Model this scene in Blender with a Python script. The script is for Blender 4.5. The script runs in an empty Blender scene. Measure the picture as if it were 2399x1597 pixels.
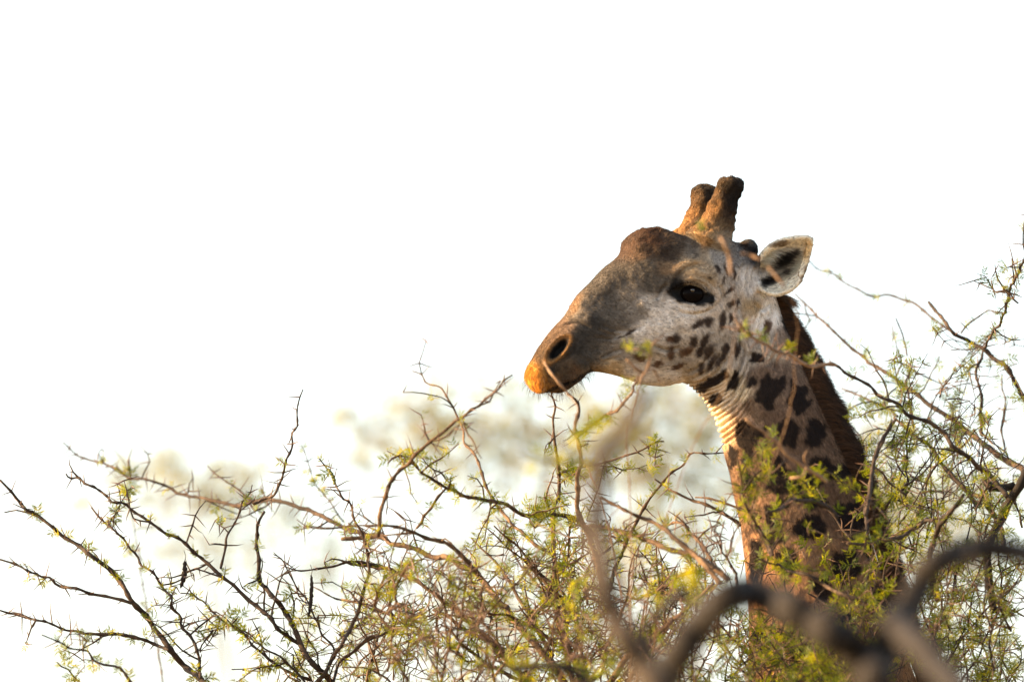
import bpy, math, random
import numpy as np
from mathutils import Vector

# ------------------------------------------------------------------ camera, sky, sun, exposure
SC = bpy.context.scene
COL = SC.collection
PITCH = math.radians(6.0)
CAM = np.array((0.0, -20.0, 2.4))
LENS = 266.7
cam_d = bpy.data.cameras.new('camera')
cam = bpy.data.objects.new('camera', cam_d); COL.objects.link(cam)
cam.location = CAM; cam.rotation_euler = (math.pi / 2 + PITCH, 0, 0)
cam_d.lens = LENS; cam_d.sensor_width = 36.0
cam_d.clip_start = 0.5; cam_d.clip_end = 6000
cam_d.dof.use_dof = True
cam_d.dof.focus_distance = 20.0 / math.cos(PITCH) - 0.02
cam_d.dof.aperture_fstop = 2.9
SC.camera = cam

SUN = np.array((-0.93, 0.0, 0.33)); SUN /= np.linalg.norm(SUN)
world = bpy.data.worlds.new('World'); SC.world = world; world.use_nodes = True
wn = world.node_tree.nodes; wl = world.node_tree.links
bg = wn['Background']
sky = wn.new('ShaderNodeTexSky'); sky.sky_type = 'NISHITA'; sky.sun_disc = False
sky.sun_elevation = math.asin(SUN[2])
sky.sun_rotation = math.atan2(SUN[0], SUN[1])
sky.air_density = 1.0; sky.dust_density = 2.0; sky.ozone_density = 1.0
hs = wn.new('ShaderNodeHueSaturation'); hs.inputs['Saturation'].default_value = 0.6
wl.new(sky.outputs[0], hs.inputs['Color']); wl.new(hs.outputs[0], bg.inputs['Color'])
bg.inputs['Strength'].default_value = 0.11
sun_d = bpy.data.lights.new('sun', 'SUN'); sun_d.energy = 5.0; sun_d.angle = math.radians(0.6)
sun_d.color = (1.0, 0.64, 0.30)
sun_o = bpy.data.objects.new('sun', sun_d); COL.objects.link(sun_o)
sun_o.rotation_euler = Vector(SUN).to_track_quat('Z', 'Y').to_euler()
SC.view_settings.view_transform = 'Standard'; SC.view_settings.look = 'None'
SC.view_settings.gamma = 1.0; SC.view_settings.use_curve_mapping = False
SC.view_settings.exposure = 2.05
SC.render.engine = 'CYCLES'
SC.cycles.use_denoising = True
try: SC.cycles.denoiser = 'OPENIMAGEDENOISE'
except Exception: pass
SC.cycles.denoising_prefilter = 'ACCURATE'; SC.cycles.denoising_input_passes = 'RGB_ALBEDO_NORMAL'; SC.cycles.denoising_quality = 'HIGH'
SC.cycles.max_bounces = 6; SC.cycles.diffuse_bounces = 3; SC.cycles.glossy_bounces = 2
SC.cycles.transmission_bounces = 4; SC.cycles.transparent_max_bounces = 8
SC.cycles.sample_clamp_indirect = 8.0

# ------------------------------------------------------------------ helpers
PXM = 2399 * LENS / 36.0 / 20.0          # photograph pixels per metre at the giraffe (about 888)
CP, SP = math.cos(PITCH), math.sin(PITCH)
def at(px, py, Y=0.0):
    """point on the vertical plane y=Y that the photograph shows at (px, py)"""
    px = np.asarray(px, float); py = np.asarray(py, float); Y = np.asarray(Y, float)
    u = (px - 1199.5) / 2399 * 36 / LENS; v = (798.5 - py) / 2399 * 36 / LENS
    dx = u; dy = CP - v * SP; dz = SP + v * CP
    t = (Y - CAM[1]) / dy
    return np.stack([CAM[0] + t * dx, CAM[1] + t * dy, CAM[2] + t * dz], -1)
def project(P):
    d = np.asarray(P, float) - CAM
    f = d[..., 1] * CP + d[..., 2] * SP
    v = (-d[..., 1] * SP + d[..., 2] * CP) / f; u = d[..., 0] / f
    return 1199.5 + u * LENS / 36 * 2399, 798.5 - v * LENS / 36 * 2399
def hash3(i, j, k, s):
    h = (i * 374761393 + j * 668265263 + k * 2147483647 + s * 974711) & 0xffffffff
    h = ((h ^ (h >> 13)) * 1274126177) & 0xffffffff
    return ((h ^ (h >> 16)) & 0xffff) / 65535.0
def vnoise(P, scale, seed=0):
    Q = np.asarray(P, float) * scale; I = np.floor(Q).astype(np.int64); F = Q - I
    F = F * F * (3 - 2 * F); r = 0
    for a in (0, 1):
        for b in (0, 1):
            for c in (0, 1):
                w = (F[:, 0] if a else 1 - F[:, 0]) * (F[:, 1] if b else 1 - F[:, 1]) * (F[:, 2] if c else 1 - F[:, 2])
                r = r + w * hash3(I[:, 0] + a, I[:, 1] + b, I[:, 2] + c, seed)
    return r * 2 - 1
def sstep(a, b, x):
    t = np.clip((x - a) / (b - a), 0, 1); return t * t * (3 - 2 * t)
def catmull(P, n):
    """n points along a Catmull-Rom curve through the rows of P (any width)"""
    P = np.asarray(P, float); m = len(P)
    E = np.vstack([2 * P[0] - P[1], P, 2 * P[-1] - P[-2]])
    t = np.linspace(0, m - 1 - 1e-9, n); i = t.astype(int); f = (t - i)[:, None]
    a, b, c, d = E[i], E[i + 1], E[i + 2], E[i + 3]
    return 0.5 * (2 * b + (c - a) * f + (2 * a - 5 * b + 4 * c - d) * f * f + (3 * b - a - 3 * c + d) * f ** 3)
def norm(v): return v / np.maximum(np.linalg.norm(v, axis=-1, keepdims=True), 1e-9)

def link(name, data, parent=None):
    o = bpy.data.objects.new(name, data); COL.objects.link(o)
    if parent is not None: o.parent = parent
    return o
def mesh_np(name, V, F4=None, F3=None, smooth=True):
    """mesh from numpy arrays of quads and triangles"""
    me = bpy.data.meshes.new(name); V = np.asarray(V, np.float32)
    n4 = 0 if F4 is None else len(F4); n3 = 0 if F3 is None else len(F3)
    me.vertices.add(len(V)); me.vertices.foreach_set('co', V.ravel())
    idx = []; tot = []
    if n4: idx.append(np.asarray(F4, np.int32).ravel()); tot.append(np.full(n4, 4, np.int32))
    if n3: idx.append(np.asarray(F3, np.int32).ravel()); tot.append(np.full(n3, 3, np.int32))
    idx = np.concatenate(idx); tot = np.concatenate(tot)
    me.loops.add(len(idx)); me.loops.foreach_set('vertex_index', idx)
    me.polygons.add(len(tot))
    me.polygons.foreach_set('loop_start', np.concatenate([[0], np.cumsum(tot)[:-1]]).astype(np.int32))
    me.polygons.foreach_set('use_smooth', np.full(len(tot), smooth))
    me.update(calc_edges=True)
    return me
def tag(o, label=None, cat=None, group=None, kind=None):
    if label: o['label'] = label
    if cat: o['category'] = cat
    if group: o['group'] = group
    if kind: o['kind'] = kind
    return o
class MB:
    """collects vertices and faces for one mesh"""
    def __init__(s): s.V = []; s.F4 = []; s.F3 = []; s.n = 0
    def add(s, V, F4=None, F3=None):
        s.V.append(V)
        if F4 is not None and len(F4): s.F4.append(np.asarray(F4) + s.n)
        if F3 is not None and len(F3): s.F3.append(np.asarray(F3) + s.n)
        s.n += len(V)
    def build(s, name, mat, parent=None, kind=None):
        if not s.n: return None
        me = mesh_np(name, np.vstack(s.V), np.vstack(s.F4) if s.F4 else None, np.vstack(s.F3) if s.F3 else None)
        me.materials.append(mat); o = link(name, me, parent)
        if kind: o['kind'] = kind
        return o
def tube(P, R, sides=7, cap=True):
    """vertices and quads of a tube along P with radii R"""
    P = np.asarray(P, float); n = len(P); R = np.broadcast_to(np.asarray(R, float), (n,))
    T = norm(np.gradient(P, axis=0))
    ref = np.array((0.17, 0.95, 0.26)); A = norm(np.cross(T, ref)); B = np.cross(T, A)
    ph = np.linspace(0, 2 * math.pi, sides, endpoint=False)
    V = P[:, None] + R[:, None, None] * (np.cos(ph)[None, :, None] * A[:, None] + np.sin(ph)[None, :, None] * B[:, None])
    i = np.arange(n - 1)[:, None] * sides; k = np.arange(sides)[None]; k2 = (k + 1) % sides
    F = np.stack([i + k, i + k2, i + sides + k2, i + sides + k], -1).reshape(-1, 4)
    V = V.reshape(-1, 3); F3 = np.zeros((0, 3), int)
    if cap:
        b = len(V); V = np.vstack([V, P[0] - T[0] * R[0] * .5, P[-1] + T[-1] * R[-1] * .5]); k = np.arange(sides)
        F3 = np.vstack([np.stack([(k + 1) % sides, k, np.full(sides, b)], -1),
                        np.stack([(n - 1) * sides + k, (n - 1) * sides + (k + 1) % sides, np.full(sides, b + 1)], -1)])
    return V, F, F3

def mat(name):
    m = bpy.data.materials.new(name); m.use_nodes = True
    nt = m.node_tree; nt.nodes.clear()
    out = nt.nodes.new('ShaderNodeOutputMaterial')
    return m, nt, out
def node(nt, t, **kw):
    n = nt.nodes.new(t)
    for k, v in kw.items():
        if k in n.inputs: n.inputs[k].default_value = v
        else: setattr(n, k, v)
    return n
def ramp(nt, stops):
    r = nt.nodes.new('ShaderNodeValToRGB'); e = r.color_ramp.elements
    while len(e) < len(stops): e.new(0.5)
    for x, (p, c) in zip(e, stops): x.position = p; x.color = (*c, 1)
    return r

def bark_mat(name, dark, mid, light, scale=60.0, bump=0.6, rough=0.85):
    m, nt, out = mat(name); L = nt.links
    tc = node(nt, 'ShaderNodeTexCoord')
    n1 = node(nt, 'ShaderNodeTexNoise', Scale=scale, Detail=5.0, Roughness=0.65)
    n2 = node(nt, 'ShaderNodeTexNoise', Scale=scale * 0.12, Detail=2.0)
    L.new(tc.outputs['Object'], n1.inputs['Vector']); L.new(tc.outputs['Object'], n2.inputs['Vector'])
    mx = node(nt, 'ShaderNodeMath', operation='ADD'); L.new(n1.outputs[0], mx.inputs[0]); L.new(n2.outputs[0], mx.inputs[1])
    ml = node(nt, 'ShaderNodeMath', operation='MULTIPLY'); ml.inputs[1].default_value = 0.5; L.new(mx.outputs[0], ml.inputs[0])
    r = ramp(nt, [(0.34, dark), (0.5, mid), (0.66, light)]); L.new(ml.outputs[0], r.inputs[0])
    b = node(nt, 'ShaderNodeBsdfPrincipled', Roughness=rough); b.inputs['Specular IOR Level'].default_value = 0.25
    L.new(r.outputs[0], b.inputs['Base Color'])
    bp = node(nt, 'ShaderNodeBump', Strength=bump, Distance=0.004); L.new(n1.outputs[0], bp.inputs['Height'])
    L.new(bp.outputs[0], b.inputs['Normal']); L.new(b.outputs[0], out.inputs[0])
    return m
def leaf_mat(name, cols, scale=34.0, trans=0.5):
    m, nt, out = mat(name); L = nt.links
    tc = node(nt, 'ShaderNodeTexCoord')
    n1 = node(nt, 'ShaderNodeTexNoise', Scale=scale, Detail=3.0); L.new(tc.outputs['Object'], n1.inputs['Vector'])
    r = ramp(nt, list(zip((0.30, 0.48, 0.66), cols))); L.new(n1.outputs[0], r.inputs[0])
    d = node(nt, 'ShaderNodeBsdfPrincipled', Roughness=0.5); d.inputs['Specular IOR Level'].default_value = 0.3
    L.new(r.outputs[0], d.inputs['Base Color'])
    t = node(nt, 'ShaderNodeBsdfTranslucent')
    g = node(nt, 'ShaderNodeMixRGB', blend_type='MULTIPLY'); g.inputs[0].default_value = 1.0
    g.inputs[2].default_value = (2.3, 2.0, 0.5, 1)
    L.new(r.outputs[0], g.inputs[1]); L.new(g.outputs[0], t.inputs[0])
    mx = node(nt, 'ShaderNodeMixShader'); mx.inputs[0].default_value = trans
    L.new(d.outputs[0], mx.inputs[1]); L.new(t.outputs[0], mx.inputs[2]); L.new(mx.outputs[0], out.inputs[0])
    return m

# ------------------------------------------------------------------ ground
gm, nt, out = mat('dry_savanna_soil'); L = nt.links
tc = node(nt, 'ShaderNodeTexCoord'); n1 = node(nt, 'ShaderNodeTexNoise', Scale=0.35, Detail=8.0)
L.new(tc.outputs['Object'], n1.inputs['Vector'])
r = ramp(nt, [(0.35, (0.16, 0.11, 0.06)), (0.55, (0.28, 0.21, 0.11)), (0.7, (0.22, 0.2, 0.09))]); L.new(n1.outputs[0], r.inputs[0])
b = node(nt, 'ShaderNodeBsdfPrincipled', Roughness=0.95); L.new(r.outputs[0], b.inputs['Base Color']); L.new(b.outputs[0], out.inputs[0])
g = np.linspace(-2500, 2500, 61); GX, GY = np.meshgrid(g, g, indexing='ij')
GV = np.stack([GX.ravel(), GY.ravel(), np.zeros(GX.size)], -1)
GV[:, 2] = vnoise(GV, 0.004, 5) * 0.6 * sstep(60, 400, np.hypot(GX, GY).ravel())
i, j = np.meshgrid(np.arange(60), np.arange(60), indexing='ij'); q = (i * 61 + j).ravel()
gme = mesh_np('ground', GV, np.stack([q, q + 61, q + 62, q + 1], -1)); gme.materials.append(gm)
tag(link('ground', gme), 'dry savanna ground under the thorn trees', 'ground', kind='structure')
# ------------------------------------------------------------------ giraffe
# rest space: X, Z on the animal's own midline plane, Y across it; pose() then turns the head towards the viewer
YAW = math.radians(21.0)
def z1(p): p = np.asarray(p, float); return np.stack([1200 + p[..., 0] / 2.7507, 390 + p[..., 1] / 2.7507], -1)
def z4(p): p = np.asarray(p, float); return np.stack([1600 + p[..., 0] / 2.904, 660 + p[..., 1] / 2.904], -1)
def z5(p): p = np.asarray(p, float); return np.stack([1600 + p[..., 0] / 2.949, 1100 + p[..., 1] / 2.949], -1)
def zn(p): p = np.asarray(p, float); return np.stack([1600 + p[..., 0] / 5.2275, 700 + p[..., 1] / 5.2275], -1)
def zm(p): p = np.asarray(p, float); return np.stack([1200 + p[..., 0] / 5.89, 700 + p[..., 1] / 5.89], -1)
def zk(p): p = np.asarray(p, float); return np.stack([1650 + p[..., 0] / 4.48, 950 + p[..., 1] / 4.48], -1)
def rest(pp):
    P = at(pp[..., 0], pp[..., 1], 0.0); return P
PIV = rest(np.array((1720.0, 900.0)))
HD = norm(np.array((-0.80, 0.60)))
def head_weight(P):
    d = (P[:, 0] - rest(np.array((1700., 960.)))[0]) * HD[0] + (P[:, 2] - rest(np.array((1700., 960.)))[2]) * HD[1]
    return sstep(-0.16, 0.10, d)
def pose(P):
    h = head_weight(P) * YAW; Q = P.copy()
    Q[:, 0] = P[:, 0] - P[:, 1] * np.sin(h)
    Q[:, 1] = P[:, 1] * np.cos(h) + (P[:, 0] - PIV[0]) * np.tan(h)
    return Q

# rings: top of profile, bottom of profile (photograph pixels), half width (m), egg (wider above), roundness
RG = []
for t, b_, w, e, p in [
    ((98,1392),(115,1440),.020,0,1),((118,1322),(172,1494),.042,0,.85),((168,1240),(240,1492),.047,0,.85),((218,1155),(318,1494),.051,.05,.8),
    ((278,1078),(418,1424),.056,.1,.8),((352,995),(505,1356),.060,.1,.8),((422,874),(620,1362),.065,.1,.8),((505,787),(730,1388),.073,.1,.8),
    ((592,692),(830,1418),.082,.12,.8),((686,616),(920,1428),.094,.16,.8),((726,566),(985,1426),.100,.18,.8),((746,500),(1030,1414),.104,.2,.9),
    ((808,446),(1065,1402),.108,.22,1.0),((900,430),(1090,1395),.112,.22,.95),((985,440),(1108,1393),.115,.25,.9),((1080,468),(1125,1395),.117,.28,.8),((1200,462),(1145,1408),.117,.28,.75),
    ((1330,470),(1165,1425),.113,.25,.75),((1440,500),(1185,1445),.106,.2,.8),((1540,545),(1205,1465),.098,.12,.85),((1600,620),(1225,1485),.092,.05,.9),
    ((1650,730),(1245,1508),.088,0,.95),((1695,860),(1268,1535),.086,0,.95)]:
    RG.append((*z1(t), *z1(b_), w, e, p))
for t, b_, w in [((690,290),(150,815),.086),((765,445),(207,905),.088),((835,610),(240,985),.091),((910,780),(268,1075),.095),((985,945),(288,1170),.099),
                 ((1055,1105),(315,1270),.103),((1118,1245),(338,1385),.108),((1180,1410),(360,1495),.112)]:
    RG.append((*z4(t), *z4(b_), w, 0, .95))
for t, b_, w in [((2030,1240),(1738,1240),.118),((2068,1360),(1750,1350),.126),((2110,1500),(1757,1470),.138),((2190,1700),(1755,1640),.155),((2330,1960),(1770,1880),.18)]:
    RG.append((*t, *b_, w, -.05, .95))
RC = catmull(np.array(RG), 260)
NS = 120; ph = np.linspace(0, 2 * math.pi, NS, endpoint=False)
Tp, Bp = rest(RC[:, 0:2]), rest(RC[:, 2:4])
cph, sph = np.cos(ph), np.sin(ph)
Ctr = (Tp + Bp) / 2
lat = np.sign(sph)[None] * np.abs(sph)[None] ** RC[:, 6:7] * RC[:, 4:5] * (1 + RC[:, 5:6] * cph[None])
V = Ctr[:, None] + ((Tp - Bp) / 2)[:, None] * cph[None, :, None]
V[..., 1] = lat
n = len(RC); i = np.arange(n - 1)[:, None] * NS; k = np.arange(NS)[None]; k2 = (k + 1) % NS
F = np.stack([i + k, i + k2, i + NS + k2, i + NS + k], -1).reshape(-1, 4)
V = V.reshape(-1, 3); c0 = V[:NS].mean(0); c1 = V[-NS:].mean(0); nb = len(V); kk = np.arange(NS)
V = np.vstack([V, c0, c1])
F3 = np.vstack([np.stack([(kk + 1) % NS, kk, np.full(NS, nb)], -1), np.stack([nb - 1 - NS + 1 + kk, nb - NS + (kk + 1) % NS, np.full(NS, nb + 1)], -1)])
src = MB(); src.add(V, F, F3)
# ossicones: knobbed posts, one each side
def unshift(pp, Y):                      # photograph position of a near-side point at lateral Y -> rest point
    P = rest(np.asarray(pp, float)); P = P.copy(); P[..., 0] += Y * math.sin(YAW); P[..., 1] = Y; return P
for s in (-1, 1):
    c = np.array([(1262,520),(1300,440),(1333,350),(1355,285),(1372,230),(1388,188),(1398,155),(1402,130),(1404,112),(1405,102)], float)
    r = np.array([.064,.047,.0365,.0325,.0305,.0325,.0335,.0300,.0200,.006])
    lat_ = np.array([.068,.071,.075,.078,.081,.083,.085,.086,.087,.088])
    P = np.array([unshift(z1(a), -l) for a, l in zip(c, lat_)])
    K = catmull(np.hstack([P, r[:, None]]), 40); K[:, 1] *= (1 if s < 0 else -1)
    src.add(*tube(K[:, :3], np.maximum(K[:, 3], .003), 28))
# ears: thick leaf-shaped cups
def ear(sgn):
    U = np.array([(1575,690),(1600,612),(1645,552),(1720,508),(1800,490),(1862,482),(1900,482),(1921,497)], float)
    Lo = np.array([(1575,735),(1595,792),(1640,833),(1715,842),(1792,808),(1858,735),(1900,640),(1924,530)], float)
    yy = np.array([-.082,-.100,-.118,-.132,-.142,-.148,-.150,-.150])
    na, nb_ = 40, 25
    Uc, Lc = catmull(z1(U), na), catmull(z1(Lo), na); yc = catmull(yy[:, None], na)[:, 0]
    t = np.linspace(-1, 1, nb_)
    pp = Uc[:, None] * ((1 - t) / 2)[None, :, None] + Lc[:, None] * ((1 + t) / 2)[None, :, None]
    a = np.linspace(0, 1, na)
    cup = (1 - np.abs(t)[None] ** 2.4) * (0.052 * np.sin(np.pi * np.clip(a * .92 + .08, 0, 1)) ** .8)[:, None] - .006 * np.exp(-((t[None] + .92) / .14) ** 2) * np.ones((na, 1))
    Yf = yc[:, None] + cup
    P = rest(pp); Fr = P.copy(); Fr[..., 0] += (Yf) * math.sin(YAW); Fr[..., 1] = Yf
    nrm = np.cross(np.gradient(Fr, axis=0), np.gradient(Fr, axis=1)); nrm = norm(nrm); nrm *= np.sign(nrm[..., 1:2] + 1e-9)
    Bk = Fr + norm(nrm * .75 + np.array((0, .4, 0))) * .0115
    if sgn > 0:
        for A_ in (Fr, Bk): A_[..., 1] *= -1; A_[..., 0] -= .045; A_[..., 2] -= .045
    m = na * nb_; ii, jj = np.meshgrid(np.arange(na - 1), np.arange(nb_ - 1), indexing='ij'); q = (ii * nb_ + jj).ravel()
    fr = np.stack([q, q + 1, q + nb_ + 1, q + nb_], -1); bk = fr[:, ::-1] + m
    rim = np.concatenate([np.arange(nb_), np.arange(1, na) * nb_ + nb_ - 1, (na - 1) * nb_ + np.arange(nb_ - 2, -1, -1), np.arange(na - 2, 0, -1) * nb_])
    r2 = np.roll(rim, -1); sd = np.stack([r2, rim, rim + m, r2 + m], -1)
    Fq = np.vstack([fr, bk, sd])
    if sgn > 0: Fq = Fq[:, ::-1]
    src.add(np.vstack([Fr.reshape(-1, 3), Bk.reshape(-1, 3)]), Fq)
ear(-1); ear(1)
for s in (-1, 1):                                    # knobs at the back of the skull
    c = np.array([(1480,600),(1515,548),(1550,525),(1568,518)], float); P = np.array([unshift(z1(a), -.038) for a in c]); P[:, 1] *= (1 if s < 0 else -1)
    src.add(*tube(catmull(P, 14), catmull(np.array([.035,.028,.022,.008])[:, None], 14)[:, 0], 16))
tmp_me = mesh_np('tmp', np.vstack(src.V), np.vstack(src.F4), np.vstack(src.F3))
tmp = link('tmp', tmp_me)
rm = tmp.modifiers.new('r', 'REMESH'); rm.mode = 'VOXEL'; rm.voxel_size = 0.0033
dg = bpy.context.evaluated_depsgraph_get()
ev = bpy.data.meshes.new_from_object(tmp.evaluated_get(dg))
N = len(ev.vertices); GP = np.empty(N * 3, np.float32); ev.vertices.foreach_get('co', GP); GP = GP.reshape(-1, 3).astype(float)
nl = len(ev.loops); li = np.empty(nl, np.int32); ev.loops.foreach_get('vertex_index', li)
lt = np.empty(len(ev.polygons), np.int32); ev.polygons.foreach_get('loop_total', lt)
assert (lt == 4).all()
GF = li.reshape(-1, 4)
bpy.data.objects.remove(tmp); bpy.data.meshes.remove(tmp_me); bpy.data.meshes.remove(ev)
ED = np.unique(np.sort(np.vstack([GF[:, [0, 1]], GF[:, [1, 2]], GF[:, [2, 3]], GF[:, [3, 0]]]), 1), axis=0)
DEG = np.bincount(ED.ravel(), minlength=N)[:, None]
def lap(X):
    return np.stack([np.bincount(ED[:, 0], X[ED[:, 1], c], N) + np.bincount(ED[:, 1], X[ED[:, 0], c], N) for c in range(X.shape[1])], -1) / DEG
def smooth(X, it, lam=.5, mu=-.53):
    for _ in range(it): X = X + lam * (lap(X) - X); X = X + mu * (lap(X) - X)
    return X
def normals(P):
    a = P[GF[:, 2]] - P[GF[:, 0]]; b2 = P[GF[:, 3]] - P[GF[:, 1]]; fn = np.cross(a, b2)
    return norm(np.stack([sum(np.bincount(GF[:, q], fn[:, c], N) for q in range(4)) for c in range(3)], -1))
GP = smooth(GP, 6)
GN = normals(GP)
mirror = GP.copy(); mirror[:, 1] = -np.abs(mirror[:, 1])
QX, QY = project(pose(mirror)); Q = np.stack([QX, QY], -1)      # where the near side shows this point
# is it ear / ossicone / skull?
side = np.clip(np.abs(GN[:, 1]), 0, 1)
e1 = (Q - z1(np.array((1600., 700.)))); is_ear = (np.abs(GP[:, 1]) > .070) & (Q[:, 0] > z1(np.array((1598., 0.)))[0]) & (Q[:, 1] < z1(np.array((0., 850.)))[1])
is_os = Q[:, 1] < (390 + 420 / 2.7507)
def dpoly(Qp, pts):
    """distance in pixels to a polyline and the position along it (0..1)"""
    pts = np.asarray(pts, float); best = np.full(len(Qp), 1e9); tt = np.zeros(len(Qp)); m = len(pts) - 1
    for a in range(m):
        d = pts[a + 1] - pts[a]; t = np.clip(((Qp - pts[a]) @ d) / (d @ d), 0, 1)
        dd = np.hypot(*(Qp - pts[a] - t[:, None] * d).T); u = dd < best
        best[u] = dd[u]; tt[u] = (a + t[u]) / m
    return best, tt
def ell(Qp, c, rx, ry, ang):
    d = Qp - c; ca, sa = math.cos(math.radians(ang)), math.sin(math.radians(ang))
    return np.hypot((d[:, 0] * ca + d[:, 1] * sa) / rx, (-d[:, 0] * sa + d[:, 1] * ca) / ry)
D = np.zeros(N)
def bump(c, rx, ry, ang, amp, pw=2):         # lengths in photograph pixels, amp in mm
    global D; D += amp * 1e-3 * np.exp(-ell(Q, c, rx, ry, ang) ** pw) * np.where(is_ear, 0, 1)
def ridge(pts, w, amp, fade=True):
    global D; d, t = dpoly(Q, catmull(pts, 24)); f = np.sin(np.pi * np.clip(t, .0, 1)) ** .5 if fade else 1
    D += 1.45 * amp * 1e-3 * np.exp(-(d / w) ** 2) * f * np.where(is_ear, 0, 1)
P1 = lambda *p: z1(np.array(p, float))
PN = lambda *p: zn(np.array(p, float))
PM = lambda *p: zm(np.array(p, float))
# skull relief
bump(P1((1170,680))[0], 54, 27, 8, 21)            # orbit
bump(P1((1240,770))[0], 40, 40, 0, 7)
bump(P1((1150,818))[0], 40, 21, 8, -15, 3)        # eye socket
ridge(P1((1020,700),(1080,640),(1160,608),(1250,620),(1300,690),(1310,750)), 10, 3.5)
ridge(P1((1040,735),(1100,680),(1180,655),(1250,690)), 4, -6); ridge(P1((1050,710),(1110,660),(1185,640),(1240,655)), 3, -5)
ridge(P1((1180,745),(1240,770),(1300,840)), 4, -5); ridge(P1((1190,720),(1260,745),(1310,800)), 3.5, -4); ridge(P1((1060,930),(1160,950),(1270,925),(1340,860)), 4, -4)
ridge(P1((1060,690),(1120,645),(1190,630)), 3.5, -3.5)
ridge(P1((1035,775),(1085,747),(1150,732),(1220,758),(1285,825)), 6, 5)      # upper lid
ridge(P1((1020,810),(1090,868),(1160,890),(1240,876),(1292,850)), 6, 5)       # lower lid
ridge(P1((1080,905),(1160,925),(1250,905),(1310,850)), 7, 4)
bump(P1((1000,1000))[0], 90, 30, 25, 5)           # cheek bone
bump(P1((700,900))[0], 60, 50, 40, -7)            # hollow of the nose
bump(P1((1150,1200))[0], 95, 75, 35, 7)           # jaw muscle
bump(P1((760,1230))[0], 65, 40, 20, -8)
bump(P1((450,1270))[0], 40, 45, 30, 5)            # lip
bump(P1((850,560))[0], 45, 40, 0, 5); bump(P1((445,885))[0], 5, 7, 30, 5); bump(P1((425,905))[0], 4, 4, 0, -4)
bump(P1((1080,600))[0], 45, 20, 0, -7)
bump(P1((1440,620))[0], 22, 60, 0, -7)
for pts in [((560,1010),(650,1050),(760,1060),(860,1020)),((540,1050),(640,1085),(740,1080)),((520,1100),(620,1110),(700,1095)),((640,1270),(560,1250),(620,1215),(720,1180)),
            ((520,1330),(560,1260),(640,1200),(740,1180)),((480,1240),(500,1300),(520,1330)),((560,1290),(620,1250),(700,1235))]:
    ridge(P1(*pts), 4.0, -3)
# nostril
NC = PM((632,690))[0]; NA = -49
en = ell(Q, NC, 29, 12, NA); keep = np.where(is_ear | is_os, 0, 1)
D += -.024 * (1 - sstep(.55, 1.15, en)) * keep + .0075 * np.exp(-((en - 1.42) / .26) ** 2) * keep
ridge(PM((480,880),(620,860),(780,780),(850,680),(840,540)), 6, -4)
# mouth
MOUTH = PM((330,1312),(430,1294),(500,1255),(600,1222),(720,1172),(850,1130),(960,1062),(1085,985))
d, t = dpoly(Q, catmull(MOUTH, 30)); D += -.009 * np.exp(-(d / 3.6) ** 2) * 1.5 * (1 - sstep(.9, 1, t)) * keep
ridge(PM((560,1190),(720,1130),(880,1070),(1000,990)), 7, 4)
# folds of the throat
fe = zn(np.array([(40,1030),(110,1100),(170,1150),(225,1215),(275,1270),(320,1330),(352,1395),(405,1470),(420,1540),(470,1640),(500,1720),(520,1800)], float))
gi = zn(np.array([(540,870),(600,860),(640,880),(680,880),(720,900),(760,920),(800,940),(830,980),(850,1060),(860,1150),(860,1260),(850,1370)], float))
fc = np.array(fe); gc = np.array(gi)
fcc, gcc = catmull(fc, 15), catmull(gc, 15)
for a in range(15):
    f0, g0 = fcc[a] - np.array((9, 1)), gcc[a]
    mid = f0 * .45 + g0 * .55 + np.array((4, 13 - a * .2))
    dd, t = dpoly(Q, catmull(np.array([f0, mid, g0]), 16)); kf = np.where(is_ear, 0, 1) * (1 - sstep(.75, 1, t))
    D += (-.0115 * np.exp(-(dd / 3.4) ** 2) + .003 * np.exp(-(dd / 8) ** 2)) * kf
for pts in [((690,520),(760,640),(700,840),(600,1010),(480,1200)),((830,640),(790,820),(700,1010),(600,1190),(500,1330)),((890,640),(840,840),(760,1060),(660,1260),(560,1420)),
            ((700,100),(760,240),(800,340),(820,470)),((900,200),(880,330),(850,520)),((980,180),(960,300),(900,470)),((1060,160),(1010,290),(940,420)),((1120,60),(1080,230),(1000,380)),((1150,560),(1110,680),(1060,830)),((1230,540),(1180,700),(1120,860))]:
    ridge(PN(*pts), 4.6, -8)
for pts in [((330,1010),(420,1000),(500,1040)),((1000,760),(960,800),(930,860)),((1330,760),(1360,830),(1340,900)),((1380,560),(1420,640),(1430,740)),((900,1150),(1000,1180),(1080,1160)),((1120,1330),(1200,1290),(1290,1200)),((1160,1370),(1260,1310),(1350,1200)),((1200,1395),(1310,1330),(1400,1220)),((1490,620),(1475,720),(1480,850),(1500,950)),((1530,630),(1520,740),(1530,860)),((1565,640),(1550,760),(1570,860)),((1590,800),(1570,880),(1620,920),(1690,860)),((1450,700),(1450,820),(1470,930))]:
    ridge(P1(*pts), 4.6, -7)
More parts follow.
